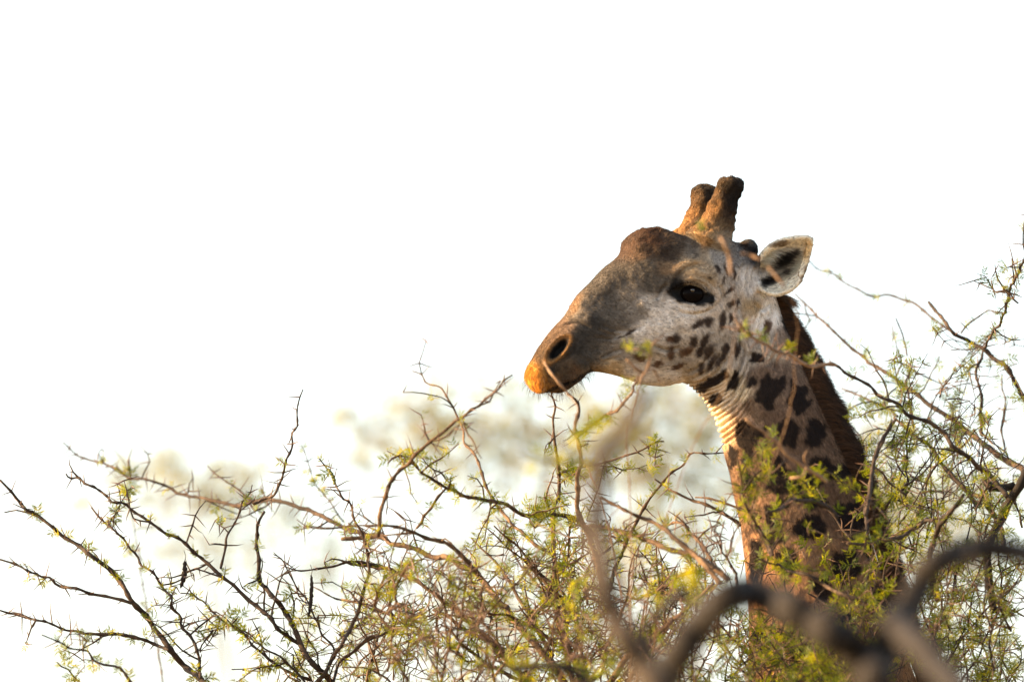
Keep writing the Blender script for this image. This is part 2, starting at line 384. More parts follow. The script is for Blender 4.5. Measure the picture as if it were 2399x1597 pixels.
# rough hide
D += (.0016 * vnoise(GP, 55, 1) + .0010 * vnoise(GP, 130, 2)) * (.4 + .6 * side)
D += .0028 * vnoise(GP, 26, 8) * side * keep
D += np.where(is_os, 1, 0) * (.0045 * vnoise(GP, 40, 13) + .002 * vnoise(GP, 110, 14)) / np.clip(side * 1.6, .12, 1)
D += .006 * vnoise(GP, 48, 9) * (1 - sstep(.6, 1.2, ell(Q, P1((880, 480))[0], 60, 36, 0)))
D += .0065 * vnoise(GP * np.array((1, 1, .45)), 16, 7) * sstep(760, 1000, Q[:, 1]) * side
THR, THT = dpoly(Q, zn(np.array([(60,1060),(150,1130),(260,1280),(350,1400),(430,1540),(500,1720),(530,1850)], float)))
throat = (1 - sstep(25, 75, THR)) * np.where(is_ear, 0, 1)
w = np.maximum(np.clip(side * 1.6, 0.12, 1), throat)
GP = GP + GN * (D * w)[:, None]
GP = smooth(GP, 1); GN = normals(GP)
mirror = GP.copy(); mirror[:, 1] = -np.abs(mirror[:, 1]); QX, QY = project(pose(mirror)); Q = np.stack([QX, QY], -1)

# coat colours, sunlight painted in on muzzle and horns, by anchor points then patches
AN = []
def an(zf, lst):
    for x, y, c in lst: AN.append((*zf(np.array((x, y), float)), *c))
G = lambda v, w=1.0: (v, v * (1 - .09 * w), v * (1 - .20 * w))
an(z1, [(880,470,(.20,.135,.09)),(770,500,(.22,.155,.11)),(830,560,(.19,.14,.10)),(1000,560,(.13,.105,.085)),(1060,500,(.18,.15,.12)),(1150,520,G(.27)),(1250,480,(.32,.25,.17)),(1330,560,G(.42,.5)),(1400,520,G(.33,.7)),
  (850,650,G(.19)),(700,720,G(.18)),(560,820,G(.18)),(480,900,G(.23,1.1)),(420,960,G(.29,1.2)),(380,900,(.34,.25,.17)),(600,930,G(.22)),(750,820,G(.31)),(900,750,G(.19)),(1000,650,(.30,.235,.17)),
  (1150,640,(.46,.38,.28)),(1250,670,(.46,.40,.32)),(1020,720,G(.2)),(900,870,G(.48,.6)),(950,950,G(.62,.4)),(1050,900,G(.60,.4)),(800,930,G(.33,.8)),(700,1000,G(.25,1)),(540,1000,G(.13,.8)),(600,1080,G(.18)),(450,1080,G(.14)),
  (420,1180,G(.115,.8)),(500,1180,G(.17,.8)),(600,1180,G(.27,.8)),(720,1100,G(.47,.5)),(850,1050,G(.60,.4)),(1000,1000,G(.62,.4)),(1100,960,G(.60,.5)),(1180,950,G(.58,.6)),(1310,900,G(.55,.8)),
  (700,1200,G(.38,.9)),(650,1290,(.50,.43,.33)),(780,1350,G(.54,.6)),(900,1385,G(.60,.5)),(1050,1380,G(.56,.6)),(900,1200,G(.42,1)),(1050,1200,G(.42,1)),(1150,1320,G(.42,1.1)),(1250,1150,G(.46,.8)),(1080,1080,G(.52,.7)),
  (350,1050,(.30,.235,.18)),(300,1080,(.27,.205,.15)),(250,1310,G(.10,.8)),(330,1330,(.18,.145,.11)),(450,1270,G(.16,.9)),(200,1235,(.2,.15,.10)),(130,1390,(.74,.46,.13)),(110,1430,(.74,.46,.13)),(190,1340,(.46,.30,.12)),(230,1430,(.46,.30,.12)),(170,1450,(.66,.42,.13)),(150,1330,(.56,.36,.12)),(270,1390,(.32,.22,.12)),(210,1280,(.30,.21,.12)),  # muzzle tip: yellow hair with the orange sunlight painted in
  (350,1425,(.14,.10,.07)),(450,1375,(.2,.15,.10)),(400,1340,(.23,.17,.12)),(500,1350,(.4,.32,.22)),
  (1400,700,G(.48,.8)),(1500,700,G(.60,.5)),(1550,800,G(.64,.5)),(1545,895,(.46,.39,.29)),(1600,1000,G(.72,.4)),(1480,1000,G(.52,.7)),(1640,930,G(.70,.4)),(1690,900,G(.66,.5)),(1400,920,G(.50,.8)),(1400,1150,G(.44,.9)),(1500,1250,G(.50,.8)),(1440,1400,(.60,.54,.44)),(1480,1480,(.62,.56,.46)),
  (1650,1150,G(.46,.8)),(1700,1300,(.29,.23,.185)),(1600,1350,(.28,.22,.175)),(1560,560,G(.12,.3)),(1500,540,G(.22,.3)),(1460,600,G(.35,.5)),
  (1210,360,(.48,.35,.20)),(1260,410,(.45,.34,.21)),(1300,290,(.46,.33,.18)),(1330,240,(.33,.235,.13)),(1320,170,(.30,.22,.13)),(1390,170,(.08,.062,.045)),(1450,160,(.06,.05,.04)),(1400,240,(.06,.047,.035)),(1380,300,(.16,.12,.085)),(1420,330,(.20,.155,.11)),(1380,100,(.26,.20,.13)),(1440,100,(.10,.08,.06)),(1360,400,(.34,.28,.2)),(1400,420,(.3,.25,.19)),(1390,380,(.2,.16,.12)),(1420,130,(.09,.072,.052)),(1460,205,(.06,.05,.04)),(1420,205,(.05,.042,.034)),(1365,185,(.12,.09,.062)),(1370,130,(.10,.08,.055)),(1405,280,(.08,.062,.045))])  # horns: dark hairy knob, sunlit tan painted on the front and top
an(z4, [(100,740,(.50,.42,.32)),(200,880,(.62,.55,.44)),(260,960,(.64,.56,.45)),(330,800,(.60,.54,.46)),(380,900,(.50,.42,.34)),(300,1060,(.55,.46,.35)),(450,850,(.30,.235,.18)),(500,650,(.31,.25,.2)),(700,650,(.28,.22,.175)),(850,750,(.28,.22,.175)),
  (600,900,(.28,.22,.175)),(800,930,(.28,.22,.175)),(500,1100,(.30,.23,.17)),(350,1200,(.33,.25,.18)),(950,1100,(.28,.22,.175)),(800,1200,(.28,.22,.175)),(500,1300,(.29,.22,.16)),(400,1450,(.32,.235,.165)),(750,1400,(.27,.21,.16)),(1000,1350,(.26,.2,.155)),(600,1568,(.29,.22,.16)),(1000,1568,(.25,.19,.145)),
  (700,400,(.36,.30,.25)),(620,500,(.5,.45,.38))])
an(lambda p: p, [(1760,1300,(.48,.36,.25)),(1850,1400,(.44,.33,.23)),(1950,1500,(.40,.30,.21)),(2050,1500,(.36,.27,.19)),(1800,1180,(.44,.34,.25)),(1900,1250,(.40,.31,.23)),(1780,1420,(.48,.36,.25)),(1800,1700,(.4,.3,.2)),(2100,1800,(.4,.3,.2))])
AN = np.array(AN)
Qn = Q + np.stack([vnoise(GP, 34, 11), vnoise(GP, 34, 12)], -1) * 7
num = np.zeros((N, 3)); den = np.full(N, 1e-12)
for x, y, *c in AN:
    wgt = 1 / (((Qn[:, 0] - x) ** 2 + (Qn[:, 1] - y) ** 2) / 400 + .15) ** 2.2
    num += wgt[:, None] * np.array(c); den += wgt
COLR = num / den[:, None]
Qs = Q + np.stack([vnoise(GP, 60, 21), vnoise(GP, 60, 22)], -1) * 4.5 + np.stack([vnoise(GP, 150, 23), vnoise(GP, 150, 24)], -1) * 2.5
def spot(c, rx, ry, ang, col=(.095, .068, .052), soft=.45, op=.9):
    global COLR; e = ell(Qs, c, rx, ry, ang); a = (op * (1 - sstep(1 - soft, 1 + soft, e)) * np.where(is_ear, 0, 1))[:, None]
    COLR = COLR * (1 - a) + np.array(col) * a
BR = (.17, .105, .06)
for x, y, rx, ry, ang, *o in [(1355,990,24,54,12),(1262,1005,34,28,-20),(1195,1015,55,22,-28),(1410,975,13,36,8),(1050,1108,36,30,-20),(1168,1130,26,38,5),(1240,1120,20,56,28),(1268,1190,36,52,30),(1210,1180,22,46,30),
    (1375,1170,24,34,20),(1398,800,32,14,-32),(1412,880,24,18,-40),(1322,660,17,24,0),(1378,665,11,40,-5),(1432,690,12,44,0),(1358,732,12,20,0),(1272,722,14,14,0),(1285,1270,20,62,32),(1222,1300,18,36,20),(1345,1240,18,56,32),
    (1120,1190,45,30,-20,BR),(940,1272,34,20,-20,BR),(1062,1290,46,16,-22,BR),(820,1232,46,18,10,BR),(1025,1200,26,42,10,BR),(1010,1110,30,22,0,BR),(745,1072,46,10,-28),(700,1095,20,6,-20),(1465,1050,16,22,0),(1520,1060,10,20,0),(1455,1180,12,60,10),(1350,1340,38,20,-10),
    (1290,1380,70,18,-20),(1440,1180,10,50,0),(1450,880,12,30,0),(1640,1040,26,52,18,BR),(1500,505,30,22,20),(1550,540,40,28,35,(.05,.05,.052))]:
    spot(P1((x, y))[0], rx / 2.8, ry / 2.75, ang, *o)
def patch(zf, pts, col=(.060, .040, .028), soft=3.2, op=.95, grow=3.5):
    global COLR
    pts = zf(np.array(pts, float)); lo, hi = pts.min(0) - 25, pts.max(0) + 25
    m = np.where((Qs[:, 0] > lo[0]) & (Qs[:, 0] < hi[0]) & (Qs[:, 1] > lo[1]) & (Qs[:, 1] < hi[1]) & ~is_ear)[0]
    q = Qs[m]; d, _ = dpoly(q, np.vstack([pts, pts[:1]])); ins = np.zeros(len(q), bool); j = len(pts) - 1
    for i in range(len(pts)):
        xi, yi = pts[i]; xj, yj = pts[j]
        ins ^= ((yi > q[:, 1]) != (yj > q[:, 1])) & (q[:, 0] < (xj - xi) * (q[:, 1] - yi) / (yj - yi + 1e-9) + xi); j = i
    sd = np.where(ins, -d, d) - grow; a = (op * (1 - sstep(-soft, soft, sd)))[:, None]; COLR[m] = COLR[m] * (1 - a) + np.array(col) * a
for pts in [((1040,930),(1100,1000),(1170,1010),(1240,950),(1230,1050),(1190,1150),(1130,1180),(1090,1260),(1100,1350),(1030,1340),(980,1270),(910,1220),(900,1160),(950,1100),(970,1000)),
            ((1340,1000),(1400,1060),(1490,1080),(1500,1140),(1470,1190),(1480,1240),(1550,1230),(1540,1300),(1480,1350),(1400,1390),(1370,1320),(1300,1280),(1290,1220),(1330,1150)),
            ((1270,540),(1330,560),(1390,650),(1340,680),(1280,620)),((860,650),(960,680),(960,750),(880,760),(820,740)),((820,980),(880,970),(870,1050),(790,1080)),
            ((600,960),(660,890),(690,960),(620,1080),(560,1100)),((330,1220),(420,1180),(470,1230),(400,1290),(330,1280)),((180,1080),(380,960),(520,890),(540,940),(380,1030),(240,1140))]: patch(zn, pts)
for pts in [((850,130),(920,170),(980,250),(980,330),(950,430),(900,420),(880,390),(800,370),(760,280),(790,200)),((1100,150),(1200,140),(1260,200),(1250,300),(1190,400),(1110,420),(1070,370),(1080,260)),
            ((370,160),(480,170),(560,250),(660,220),(640,290),(560,330),(520,420),(480,560),(430,650),(400,560),(430,440),(380,400),(340,300)),((690,540),(790,530),(830,600),(850,680),(780,740),(740,820),(640,870),(600,830),(680,720),(660,620)),
            ((1110,590),(1160,540),(1280,540),(1320,620),(1400,640),(1480,620),(1500,700),(1440,760),(1300,740),(1200,720),(1120,680)),((850,830),(930,840),(930,900),(870,910)),((780,960),(880,980),(870,1060),(760,1060)),
            ((1090,720),(1200,720),(1230,800),(1160,870),(1080,860)),((1080,1150),(1200,1140),(1220,1260),(1180,1350),(1000,1360),(970,1290),(1060,1240)),((1380,1050),(1560,1040),(1600,1200),(1500,1300),(1400,1200)),
            ((560,1260),(620,1300),(800,1330),(820,1400),(700,1450),(600,1400)),((260,420),(330,470),(330,600),(290,640),(270,520)),((440,700),(520,760),(500,880),(440,900),(420,800))]: patch(zk, pts)
for pts in [((580,0),(720,-10),(840,60),(800,150),(660,160),(560,110)),((780,340),(900,320),(1000,380),(960,460),(840,480),(760,420)),((1040,240),(1200,220),(1280,330),(1200,420),(1080,380)),((470,480),(540,500),(560,640),(520,780),(460,740)),((1040,560),(1180,560),(1220,700),(1120,780),(1030,700)),
            ((640,560),(760,540),(800,640),(740,720),(640,680)),((600,860),(740,840),(800,960),(700,1040),(600,980)),((880,760),(1000,740),(1040,860),(940,920)),((480,1100),(560,1080),(600,1200),(520,1300)),((700,1120),(860,1100),(900,1240),(760,1300)),((1000,1000),(1150,980),(1200,1120),(1060,1180)),((1250,800),(1380,780),(1420,950),(1300,980)),((1250,500),(1380,480),(1400,620),(1290,640)),((560,230),(640,260),(660,380),(590,400)),((800,180),(960,160),(1000,230),(880,270))]: patch(z5, pts, grow=2)
# dark strip by the mane, eye surround, nostril, ear
d, t = dpoly(Qs, np.array([*z4(np.array([(690,250),(770,430),(850,600),(920,740),(990,890),(1060,1050),(1120,1190),(1180,1360),(1240,1560)], float))]))
a = ((1 - sstep(4, 13, d)) * .88 * np.where(is_ear, 0, 1))[:, None]; COLR = COLR * (1 - a) + np.array((.045, .037, .03)) * a
EC = P1((1160,818))[0]
spot(P1((1152,826))[0], 152/2.75, 64/2.75, 10, (.008,.007,.007), .18, 1); spot(P1((1060,775))[0], 62/2.75, 40/2.75, -25, (.02,.017,.015), .4, .9); spot(P1((1250,850))[0], 58/2.75, 30/2.75, 20, (.008,.007,.007), .2, 1)
d, t = dpoly(Q, P1((1110,752),(1170,750),(1225,775),(1250,800))); a = ((1 - sstep(2.5, 5, d)) * .8)[:, None]; COLR = COLR * (1 - a) + np.array((.5, .47, .43)) * a
en = ell(Q, NC, 29, 12, NA)
a = (np.exp(-((en - 1.38) / .2) ** 2) * keep * .85)[:, None]; COLR = COLR * (1 - a) + np.array((.40, .26, .12)) * a
a = ((1 - sstep(.8, 1.12, en)) * keep)[:, None]; COLR = COLR * (1 - a) + np.array((.012, .010, .009)) * a
d, t = dpoly(Q, catmull(MOUTH, 30)); a = ((1 - sstep(2, 5.5, d)) * keep * .88)[:, None]; COLR = COLR * (1 - a) + np.array((.03, .022, .018)) * a
ear_c = np.tile(np.array((.70, .66, .58)), (N, 1))
def espot(x, y, rx, ry, ang, col, soft=.5, op=.95):
    global ear_c; e = ell(Qs, P1((x, y))[0], rx / 2.75, ry / 2.75, ang); a = (op * (1 - sstep(1 - soft, 1 + soft, e)))[:, None]; ear_c = ear_c * (1 - a) + np.array(col) * a
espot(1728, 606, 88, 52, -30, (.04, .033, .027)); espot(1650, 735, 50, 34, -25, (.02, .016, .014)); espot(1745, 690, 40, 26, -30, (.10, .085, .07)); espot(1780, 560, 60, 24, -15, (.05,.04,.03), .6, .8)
espot(1900, 545, 26, 70, 10, (.60, .45, .24), .5, .7); espot(1720, 500, 60, 14, -12, (.2, .15, .1), .6, .7); espot(1880, 690, 14, 80, 20, (.28, .21, .14), .6, .7)
fl = vnoise(GP, 260, 31); ear_c *= (1 - .35 * sstep(.35, .6, fl))[:, None]
back = (GN[:, 1] * np.sign(GP[:, 1]) < -.2)[:, None]
ear_c = np.where(back, np.array((.36, .27, .17)), ear_c)
COLR = np.where(is_ear[:, None], ear_c, COLR)
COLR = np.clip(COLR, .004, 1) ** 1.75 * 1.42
nk = (sstep(880, 1000, Q[:, 1]) * sstep(1660, 1740, Q[:, 0]) * np.where(is_ear, 0, 1))[:, None]; COLR *= 1 + nk * (np.array((1.10, 1.04, .96)) - 1)
COLR *= 1 + np.where(is_os, 1., 0.)[:, None] * (np.array((.80, .74, .68)) - 1)
COLR *= (1 + .12 * vnoise(GP, 240, 40) + .12 * vnoise(GP, 190, 41) + .10 * vnoise(GP, 90, 42) + .08 * vnoise(GP, 18, 43))[:, None]
lowm = sstep(1570, 1640, Q[:, 1])[:, None]; cl_ = np.abs(vnoise(GP, 6.5, 3)) + .10 * vnoise(GP, 24, 4)
COLR = COLR * (1 - lowm) + lowm * np.where((cl_ > .12)[:, None], np.array((.06, .038, .025)), np.array((.24, .18, .125)))
COLR = np.clip(COLR, .004, .85)

root = bpy.data.objects.new('giraffe', None); COL.objects.link(root)
root.location = (1.6, 0, 0)
tag(root, 'giraffe with dark blotched neck raising its head above the thorn branches, seen in profile', 'giraffe')
ROOT_OFF = np.array((1.6, 0, 0))
# the rest of the animal, below the frame
tr = MB()
def ringloft(C, A, B_, up, n=40, s=24):
    K = catmull(np.hstack([C, A[:, None], B_[:, None]]), n); p = np.linspace(0, 2 * math.pi, s, endpoint=False)
    T = norm(np.gradient(K[:, :3], axis=0)); Yv = np.array((0., 1, 0)); U = norm(np.cross(T, Yv))
    Vv = K[:, None, :3] + K[:, None, 3:4] * np.cos(p)[None, :, None] * U[:, None] + K[:, None, 4:5] * np.sin(p)[None, :, None] * Yv
    ii = np.arange(n - 1)[:, None] * s; q = np.arange(s)[None]; q2 = (q + 1) % s
    Fq = np.stack([ii + q, ii + q2, ii + s + q2, ii + s + q], -1).reshape(-1, 4); Vv = Vv.reshape(-1, 3); b0 = len(Vv)
    Vv = np.vstack([Vv, K[0, :3], K[-1, :3]]); qq = np.arange(s)
    tr.add(Vv, Fq, np.vstack([np.stack([(qq + 1) % s, qq, np.full(s, b0)], -1), np.stack([b0 - s + qq, b0 - s + (qq + 1) % s, np.full(s, b0 + 1)], -1)]))
nbot = (Tp[-3] + Bp[-3]) / 2 + (0, 0, -.05)
ringloft(np.array([nbot, nbot + (.18, 0, -.35), nbot + (.45, 0, -.75), nbot + (.6, 0, -1.0)]), np.array([.22, .30, .38, .3]), np.array([.16, .21, .27, .2]), None)
cx = nbot[0]; 
ringloft(np.array([(cx + .15, 0, 2.35), (cx + .35, 0, 2.42), (cx + .75, 0, 2.45), (cx + 1.2, 0, 2.33), (cx + 1.6, 0, 2.22), (cx + 1.85, 0, 2.1), (cx + 1.95, 0, 2.05)]), np.array([.12, .42, .56, .50, .42, .3, .08]), np.array([.1, .27, .33, .34, .31, .24, .06]), None)
for sx, lx, hind in ((-1, cx + .45, 0), (1, cx + .5, 0), (-1, cx + 1.65, 1), (1, cx + 1.72, 1)):
    y0 = .17 * sx
    Pl = np.array([(lx, y0, 2.25), (lx + .02, y0, 1.75), (lx - (.02 if not hind else .08), y0, 1.25), (lx + (.0 if not hind else .10), y0, .95), (lx, y0, .55), (lx + .01, y0, .2), (lx - .03, y0, .1), (lx - .05, y0, .0)])
    tr.add(*tube(catmull(Pl, 40), catmull(np.array([.17, .14, .085, .065, .05, .045, .06, .075])[:, None], 40)[:, 0], 16))
tr.add(*tube(catmull(np.array([(cx + 1.93, 0, 2.2), (cx + 2.05, 0, 1.9), (cx + 2.05, 0, 1.3), (cx + 2.05, 0, 1.0)]), 20), np.linspace(.035, .02, 20), 8))
tv = np.vstack(tr.V)
cell = np.abs(vnoise(tv, 4.5, 3)) + .12 * vnoise(tv, 20, 4)
tcol = np.where((cell > .13)[:, None], np.array((.06, .038, .025)), np.array((.24, .18, .125)))
FP = pose(GP)
AV = np.vstack([FP, tv]); F4 = np.vstack([GF, np.vstack(tr.F4) + N]); F3 = np.vstack(tr.F3) + N
body_me = mesh_np('body', AV - ROOT_OFF, F4, F3)
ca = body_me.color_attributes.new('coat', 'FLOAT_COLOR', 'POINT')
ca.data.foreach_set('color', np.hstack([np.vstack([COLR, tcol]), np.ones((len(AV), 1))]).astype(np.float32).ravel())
hm, nt, out = mat('giraffe_hide'); L = nt.links
at_ = node(nt, 'ShaderNodeAttribute', attribute_name='coat')
b = node(nt, 'ShaderNodeBsdfPrincipled', Roughness=0.75); b.inputs['Specular IOR Level'].default_value = .2
tc = node(nt, 'ShaderNodeTexCoord'); n1 = node(nt, 'ShaderNodeTexNoise', Scale=220.0, Detail=3.0); L.new(tc.outputs['Object'], n1.inputs['Vector'])
bp = node(nt, 'ShaderNodeBump', Strength=.5, Distance=.002); L.new(n1.outputs[0], bp.inputs['Height']); L.new(bp.outputs[0], b.inputs['Normal'])
L.new(at_.outputs[0], b.inputs['Base Color']); L.new(b.outputs[0], out.inputs[0])
body_me.materials.append(hm)
body = link('body', body_me, root)

# eyes
em, nt, out = mat('wet_dark_eye'); L = nt.links
b = node(nt, 'ShaderNodeBsdfPrincipled', Roughness=.06); b.inputs['Base Color'].default_value = (.004, .003, .003, 1); b.inputs['Specular IOR Level'].default_value = .03
L.new(b.outputs[0], out.inputs[0])
glint_m, nt, out = mat('glint_gloss'); b = node(nt, 'ShaderNodeBsdfPrincipled', Roughness=.03); b.inputs['Base Color'].default_value = (.004, .003, .003, 1); b.inputs['Specular IOR Level'].default_value = 1.0; nt.links.new(b.outputs[0], out.inputs[0])  # gloss of the bulge added for the eye highlight
u, v = np.meshgrid(np.linspace(0, 2 * math.pi, 32, endpoint=False), np.linspace(0, math.pi, 17), indexing='ij')
SPH = np.stack([np.sin(v) * np.cos(u), np.sin(v) * np.sin(u), np.cos(v)], -1).reshape(-1, 3)
ii, jj = np.meshgrid(np.arange(32), np.arange(16), indexing='ij'); q = (ii * 17 + jj).ravel(); q2 = ((ii + 1) % 32 * 17 + jj).ravel()
SPF = np.stack([q, q + 1, q2 + 1, q2], -1)
def on_skin(pp, sgn=-1):
    mk = (GP[:, 1] * sgn > .03) & ~is_ear; idx = np.where(mk)[0]; k = idx[np.argmin(np.hypot(*(Q[idx] - pp).T))]; return k
for sgn in (-1, 1):
    k = on_skin(EC, sgn); fw = np.array((math.sin(YAW), -math.cos(YAW), 0)) * -sgn; c = FP[k] - fw * .008
    me = mesh_np('eye', SPH * np.array((.034, .029, .0285)) + c - ROOT_OFF, SPF); me.materials.append(em); eo = link('eye', me, root)
    up = np.array((-.006, 0, .008))
    cm = mesh_np('glint_bulge', SPH * .0070 + c + fw * .0248 + up - ROOT_OFF, SPF); cm.materials.append(glint_m); link('glint_bulge', cm, eo)  # small off-centre bulge added to catch the sky as a glint

# hair: strands as curves, coloured by the coat beneath
def hair_mat(name, trans=.25, rough=.55, tint=None):
    m, nt, out = mat(name); L = nt.links
    a_ = node(nt, 'ShaderNodeAttribute', attribute_name='hcol')
    b = node(nt, 'ShaderNodeBsdfPrincipled', Roughness=rough); b.inputs['Specular IOR Level'].default_value = .25
    t = node(nt, 'ShaderNodeBsdfTranslucent'); mx = node(nt, 'ShaderNodeMixShader'); mx.inputs[0].default_value = trans
    L.new(a_.outputs[0], b.inputs['Base Color']); L.new(a_.outputs[0], t.inputs[0])
    L.new(b.outputs[0], mx.inputs[1]); L.new(t.outputs[0], mx.inputs[2]); L.new(mx.outputs[0], out.inputs[0])
    return m
def strands(name, P, R, C, material, parent, kind='stuff'):
    """P (n,k,3) points, R (n,k) radii, C (n,3) colours"""
    n_, k_ = P.shape[:2]; hc = bpy.data.hair_curves.new(name); hc.add_curves([k_] * n_)
    hc.attributes['position'].data.foreach_set('vector', (P - ROOT_OFF).astype(np.float32).ravel())
    ra = hc.attributes.get('radius') or hc.attributes.new('radius', 'FLOAT', 'POINT'); ra.data.foreach_set('value', R.astype(np.float32).ravel())
    if C.ndim == 3: ct = hc.attributes.new('hcol', 'FLOAT_COLOR', 'POINT'); C = C.reshape(-1, 3)
    else: ct = hc.attributes.new('hcol', 'FLOAT_COLOR', 'CURVE')
    ct.data.foreach_set('color', np.hstack([C, np.ones((len(C), 1))]).astype(np.float32).ravel())
    hc.materials.append(material); o = link(name, hc, parent)
    if kind: o['kind'] = kind
    return o
rs = np.random.RandomState(4)
FN = None
def posed_normals():
    a = FP[GF[:, 2]] - FP[GF[:, 0]]; b2 = FP[GF[:, 3]] - FP[GF[:, 1]]; fn = np.cross(a, b2)
    return norm(np.stack([sum(np.bincount(GF[:, q], fn[:, c], N) for q in range(4)) for c in range(3)], -1)), np.linalg.norm(fn, axis=1) / 2
FN, AREA = posed_normals()
# lie of the coat: anchor directions in the picture plane
LIE = np.array([(*z1(np.array(p, float)), *d) for p, d in [((130,1400),(-.3,-.9)),((250,1250),(.5,.3)),((300,1400),(.3,-.9)),((500,1000),(.85,-.5)),((700,750),(.8,-.6)),((880,450),(.5,.7)),((760,480),(-.3,.8)),((1000,600),(.9,-.3)),((700,1200),(.9,.1)),((1000,1000),(1,-.1)),((1150,650),(.9,-.2)),
   ((900,1350),(.9,.25)),((1150,1200),(.75,-.65)),((1300,1000),(.4,-.8)),((1300,600),(.4,.6)),((1500,750),(.1,-1)),((1600,1000),(.2,-1)),((1300,350),(.35,.95)),((1390,180),(.3,.95)),((1380,100),(.2,.8)),((1500,1300),(.15,-1)),((1700,1300),(.3,-1)),((1400,1500),(.4,-.9)),((1800,1500),(.35,-1)),((1450,560),(.6,-.4)),((1750,600),(.9,.3))]] + [(1750,1200,.1,-1),(1950,1200,.3,-1),(1900,1500,.2,-1)])
def lie_at(q):
    w = 1 / (((q[:, None, 0] - LIE[None, :, 0]) ** 2 + (q[:, None, 1] - LIE[None, :, 1]) ** 2) / 900 + .3) ** 2
    d = (w[..., None] * LIE[None, :, 2:]).sum(1) / w.sum(1)[:, None]; return d
vis = (Q[GF[:, 0], 1] < 1800)
NH = 450000
pr = AREA * vis; cum = np.cumsum(pr); fi = np.searchsorted(cum, rs.rand(NH) * cum[-1])
uu, vv = rs.rand(NH, 1), rs.rand(NH, 1)
def qi(A): a, b2, c, d = (A[GF[fi, k]] for k in range(4)); return (a * (1 - uu) + b2 * uu) * (1 - vv) + (d * (1 - uu) + c * uu) * vv
hp, hn, hq, hcol = qi(FP), norm(qi(FN)), qi(Q), qi(COLR)
ear_h = is_ear[GF[fi, 0]]; os_h = is_os[GF[fi, 0]]
dl = lie_at(hq); t3 = np.stack([dl[:, 0], dl[:, 0] * math.tan(YAW) * (hq[:, 0] < 1720), dl[:, 1]], -1)
tl_ = norm(t3 - hn * (t3 * hn).sum(1, keepdims=True)); streak = sum(vnoise(hp + tl_ * (k_ * .0024), 380, 51) for k_ in (-2, -1, 0, 1, 2)) / 5
t3 = t3 + rs.randn(NH, 3) * .28
t3 = norm(t3 - hn * (t3 * hn).sum(1, keepdims=True))
Ln = np.full(NH, .0048)
Ln = Ln + .0035 * sstep(880, 1000, hq[:, 1]) * sstep(1680, 1760, hq[:, 0]); Ln = np.where(os_h, .007, Ln); Ln = np.where(ear_h, .0045, Ln)
db = ell(hq, P1((870, 480))[0], 62, 36, 0); Ln += .005 * (1 - sstep(.7, 1.2, db))
dm = ell(hq, P1((150, 1390))[0], 42, 42, 0); Ln += .004 * (1 - sstep(.7, 1.2, dm))
ok = np.ones(NH, bool)
ok &= ~((ell(hq, P1((1152, 826))[0], 128/2.75, 54/2.75, 10) < 1) & ~ear_h)
ok &= ~((ell(hq, NC, 29, 12, NA) < 1.1) & ~os_h)
thr = sstep(0, 1, 1 - dpoly(hq, zn(np.array([(60,1060),(260,1280),(400,1480),(470,1640)], float)))[0] / 60); Ln *= 1 - .62 * thr
rise = np.where(ear_h, .3, .34) + .12 * rs.rand(NH)
rise += .5 * (1 - sstep(.7, 1.2, dm))
dirv = norm(t3 + hn * rise[:, None]); Ln *= .65 + .7 * rs.rand(NH)
bend = norm(t3 * .9 + hn * (rise * .35)[:, None] + rs.randn(NH, 3) * .08)
p0 = hp - hn * .0008; p1 = hp + dirv * (Ln * .5)[:, None]; p2 = p1 + bend * (Ln * .5)[:, None]
HPt = np.stack([p0, p1, p2], 1)[ok]
hcol = np.clip(hcol * (1 + .24 * rs.randn(NH, 1) + 1.15 * streak[:, None]), .004, .9)[ok]
HR = np.tile(np.array((.00040, .00034, .00012)), (len(HPt), 1))
strands('fur', HPt, HR, hcol, hair_mat('coat_hair'), root)
# mane: stiff upright brush along the back of the neck
ml = catmull(z4(np.array([(600,40),(640,120),(690,270),(765,440),(840,610),(915,775),(990,935),(1060,1095),(1125,1240),(1190,1400),(1250,1560)], float)), 300)
mw = catmull(np.array([.012,.030,.055,.062,.066,.068,.068,.066,.066,.066,.066])[:, None], 300)[:, 0]
bot = catmull(np.array([(2045,1235),(2078,1350),(2120,1490),(2200,1700)], float), 100); ml = np.vstack([ml[:-2], bot]); _g = np.ones(41) / 41; ml = np.stack([np.convolve(np.pad(ml[:, c], 20, mode='edge'), _g, 'valid') for c in (0, 1)], -1); mw = np.concatenate([mw[:-2], np.full(100, .066)])
NM = 90000; ti = np.sort(rs.rand(NM)) * (len(ml) - 1.001); i0 = ti.astype(int); f = (ti - i0)[:, None]
mp = ml[i0] * (1 - f) + ml[i0 + 1] * f; mt = norm(np.gradient(ml, axis=0))[i0]; mlen = mw[i0] * .84 * (.70 + .40 * rs.rand(NM)) * (1 + .12 * (vnoise(np.stack([ti * .13, ti * 0, ti * 0], -1), 1, 9)))
P0 = rest(mp); P0[:, 1] = rs.randn(NM) * .011
cs = mt; outd = np.stack([cs[:, 1], -cs[:, 0]], -1)          # picture plane: right-hand outward
t3m = np.stack([cs[:, 0], np.zeros(NM), -cs[:, 1]], -1); o3 = np.stack([outd[:, 0], np.zeros(NM), -outd[:, 1]], -1)
lean = .75 + .42 * rs.randn(NM)
dv = norm(o3 + t3m * lean[:, None] + np.stack([rs.randn(NM) * .06, P0[:, 1] * 9 + rs.randn(NM) * .10, rs.randn(NM) * .06], -1))
dv2 = norm(dv + t3m * .45 + rs.randn(NM, 3) * .07); dv3 = norm(dv2 + t3m * .3 + rs.randn(NM, 3) * .09)
ln = mlen[:, None] * .38
A0 = P0 - o3 * .010; A1 = A0 + o3 * .010 + dv * ln; A2 = A1 + dv2 * ln; A3 = A2 + dv3 * ln * .7
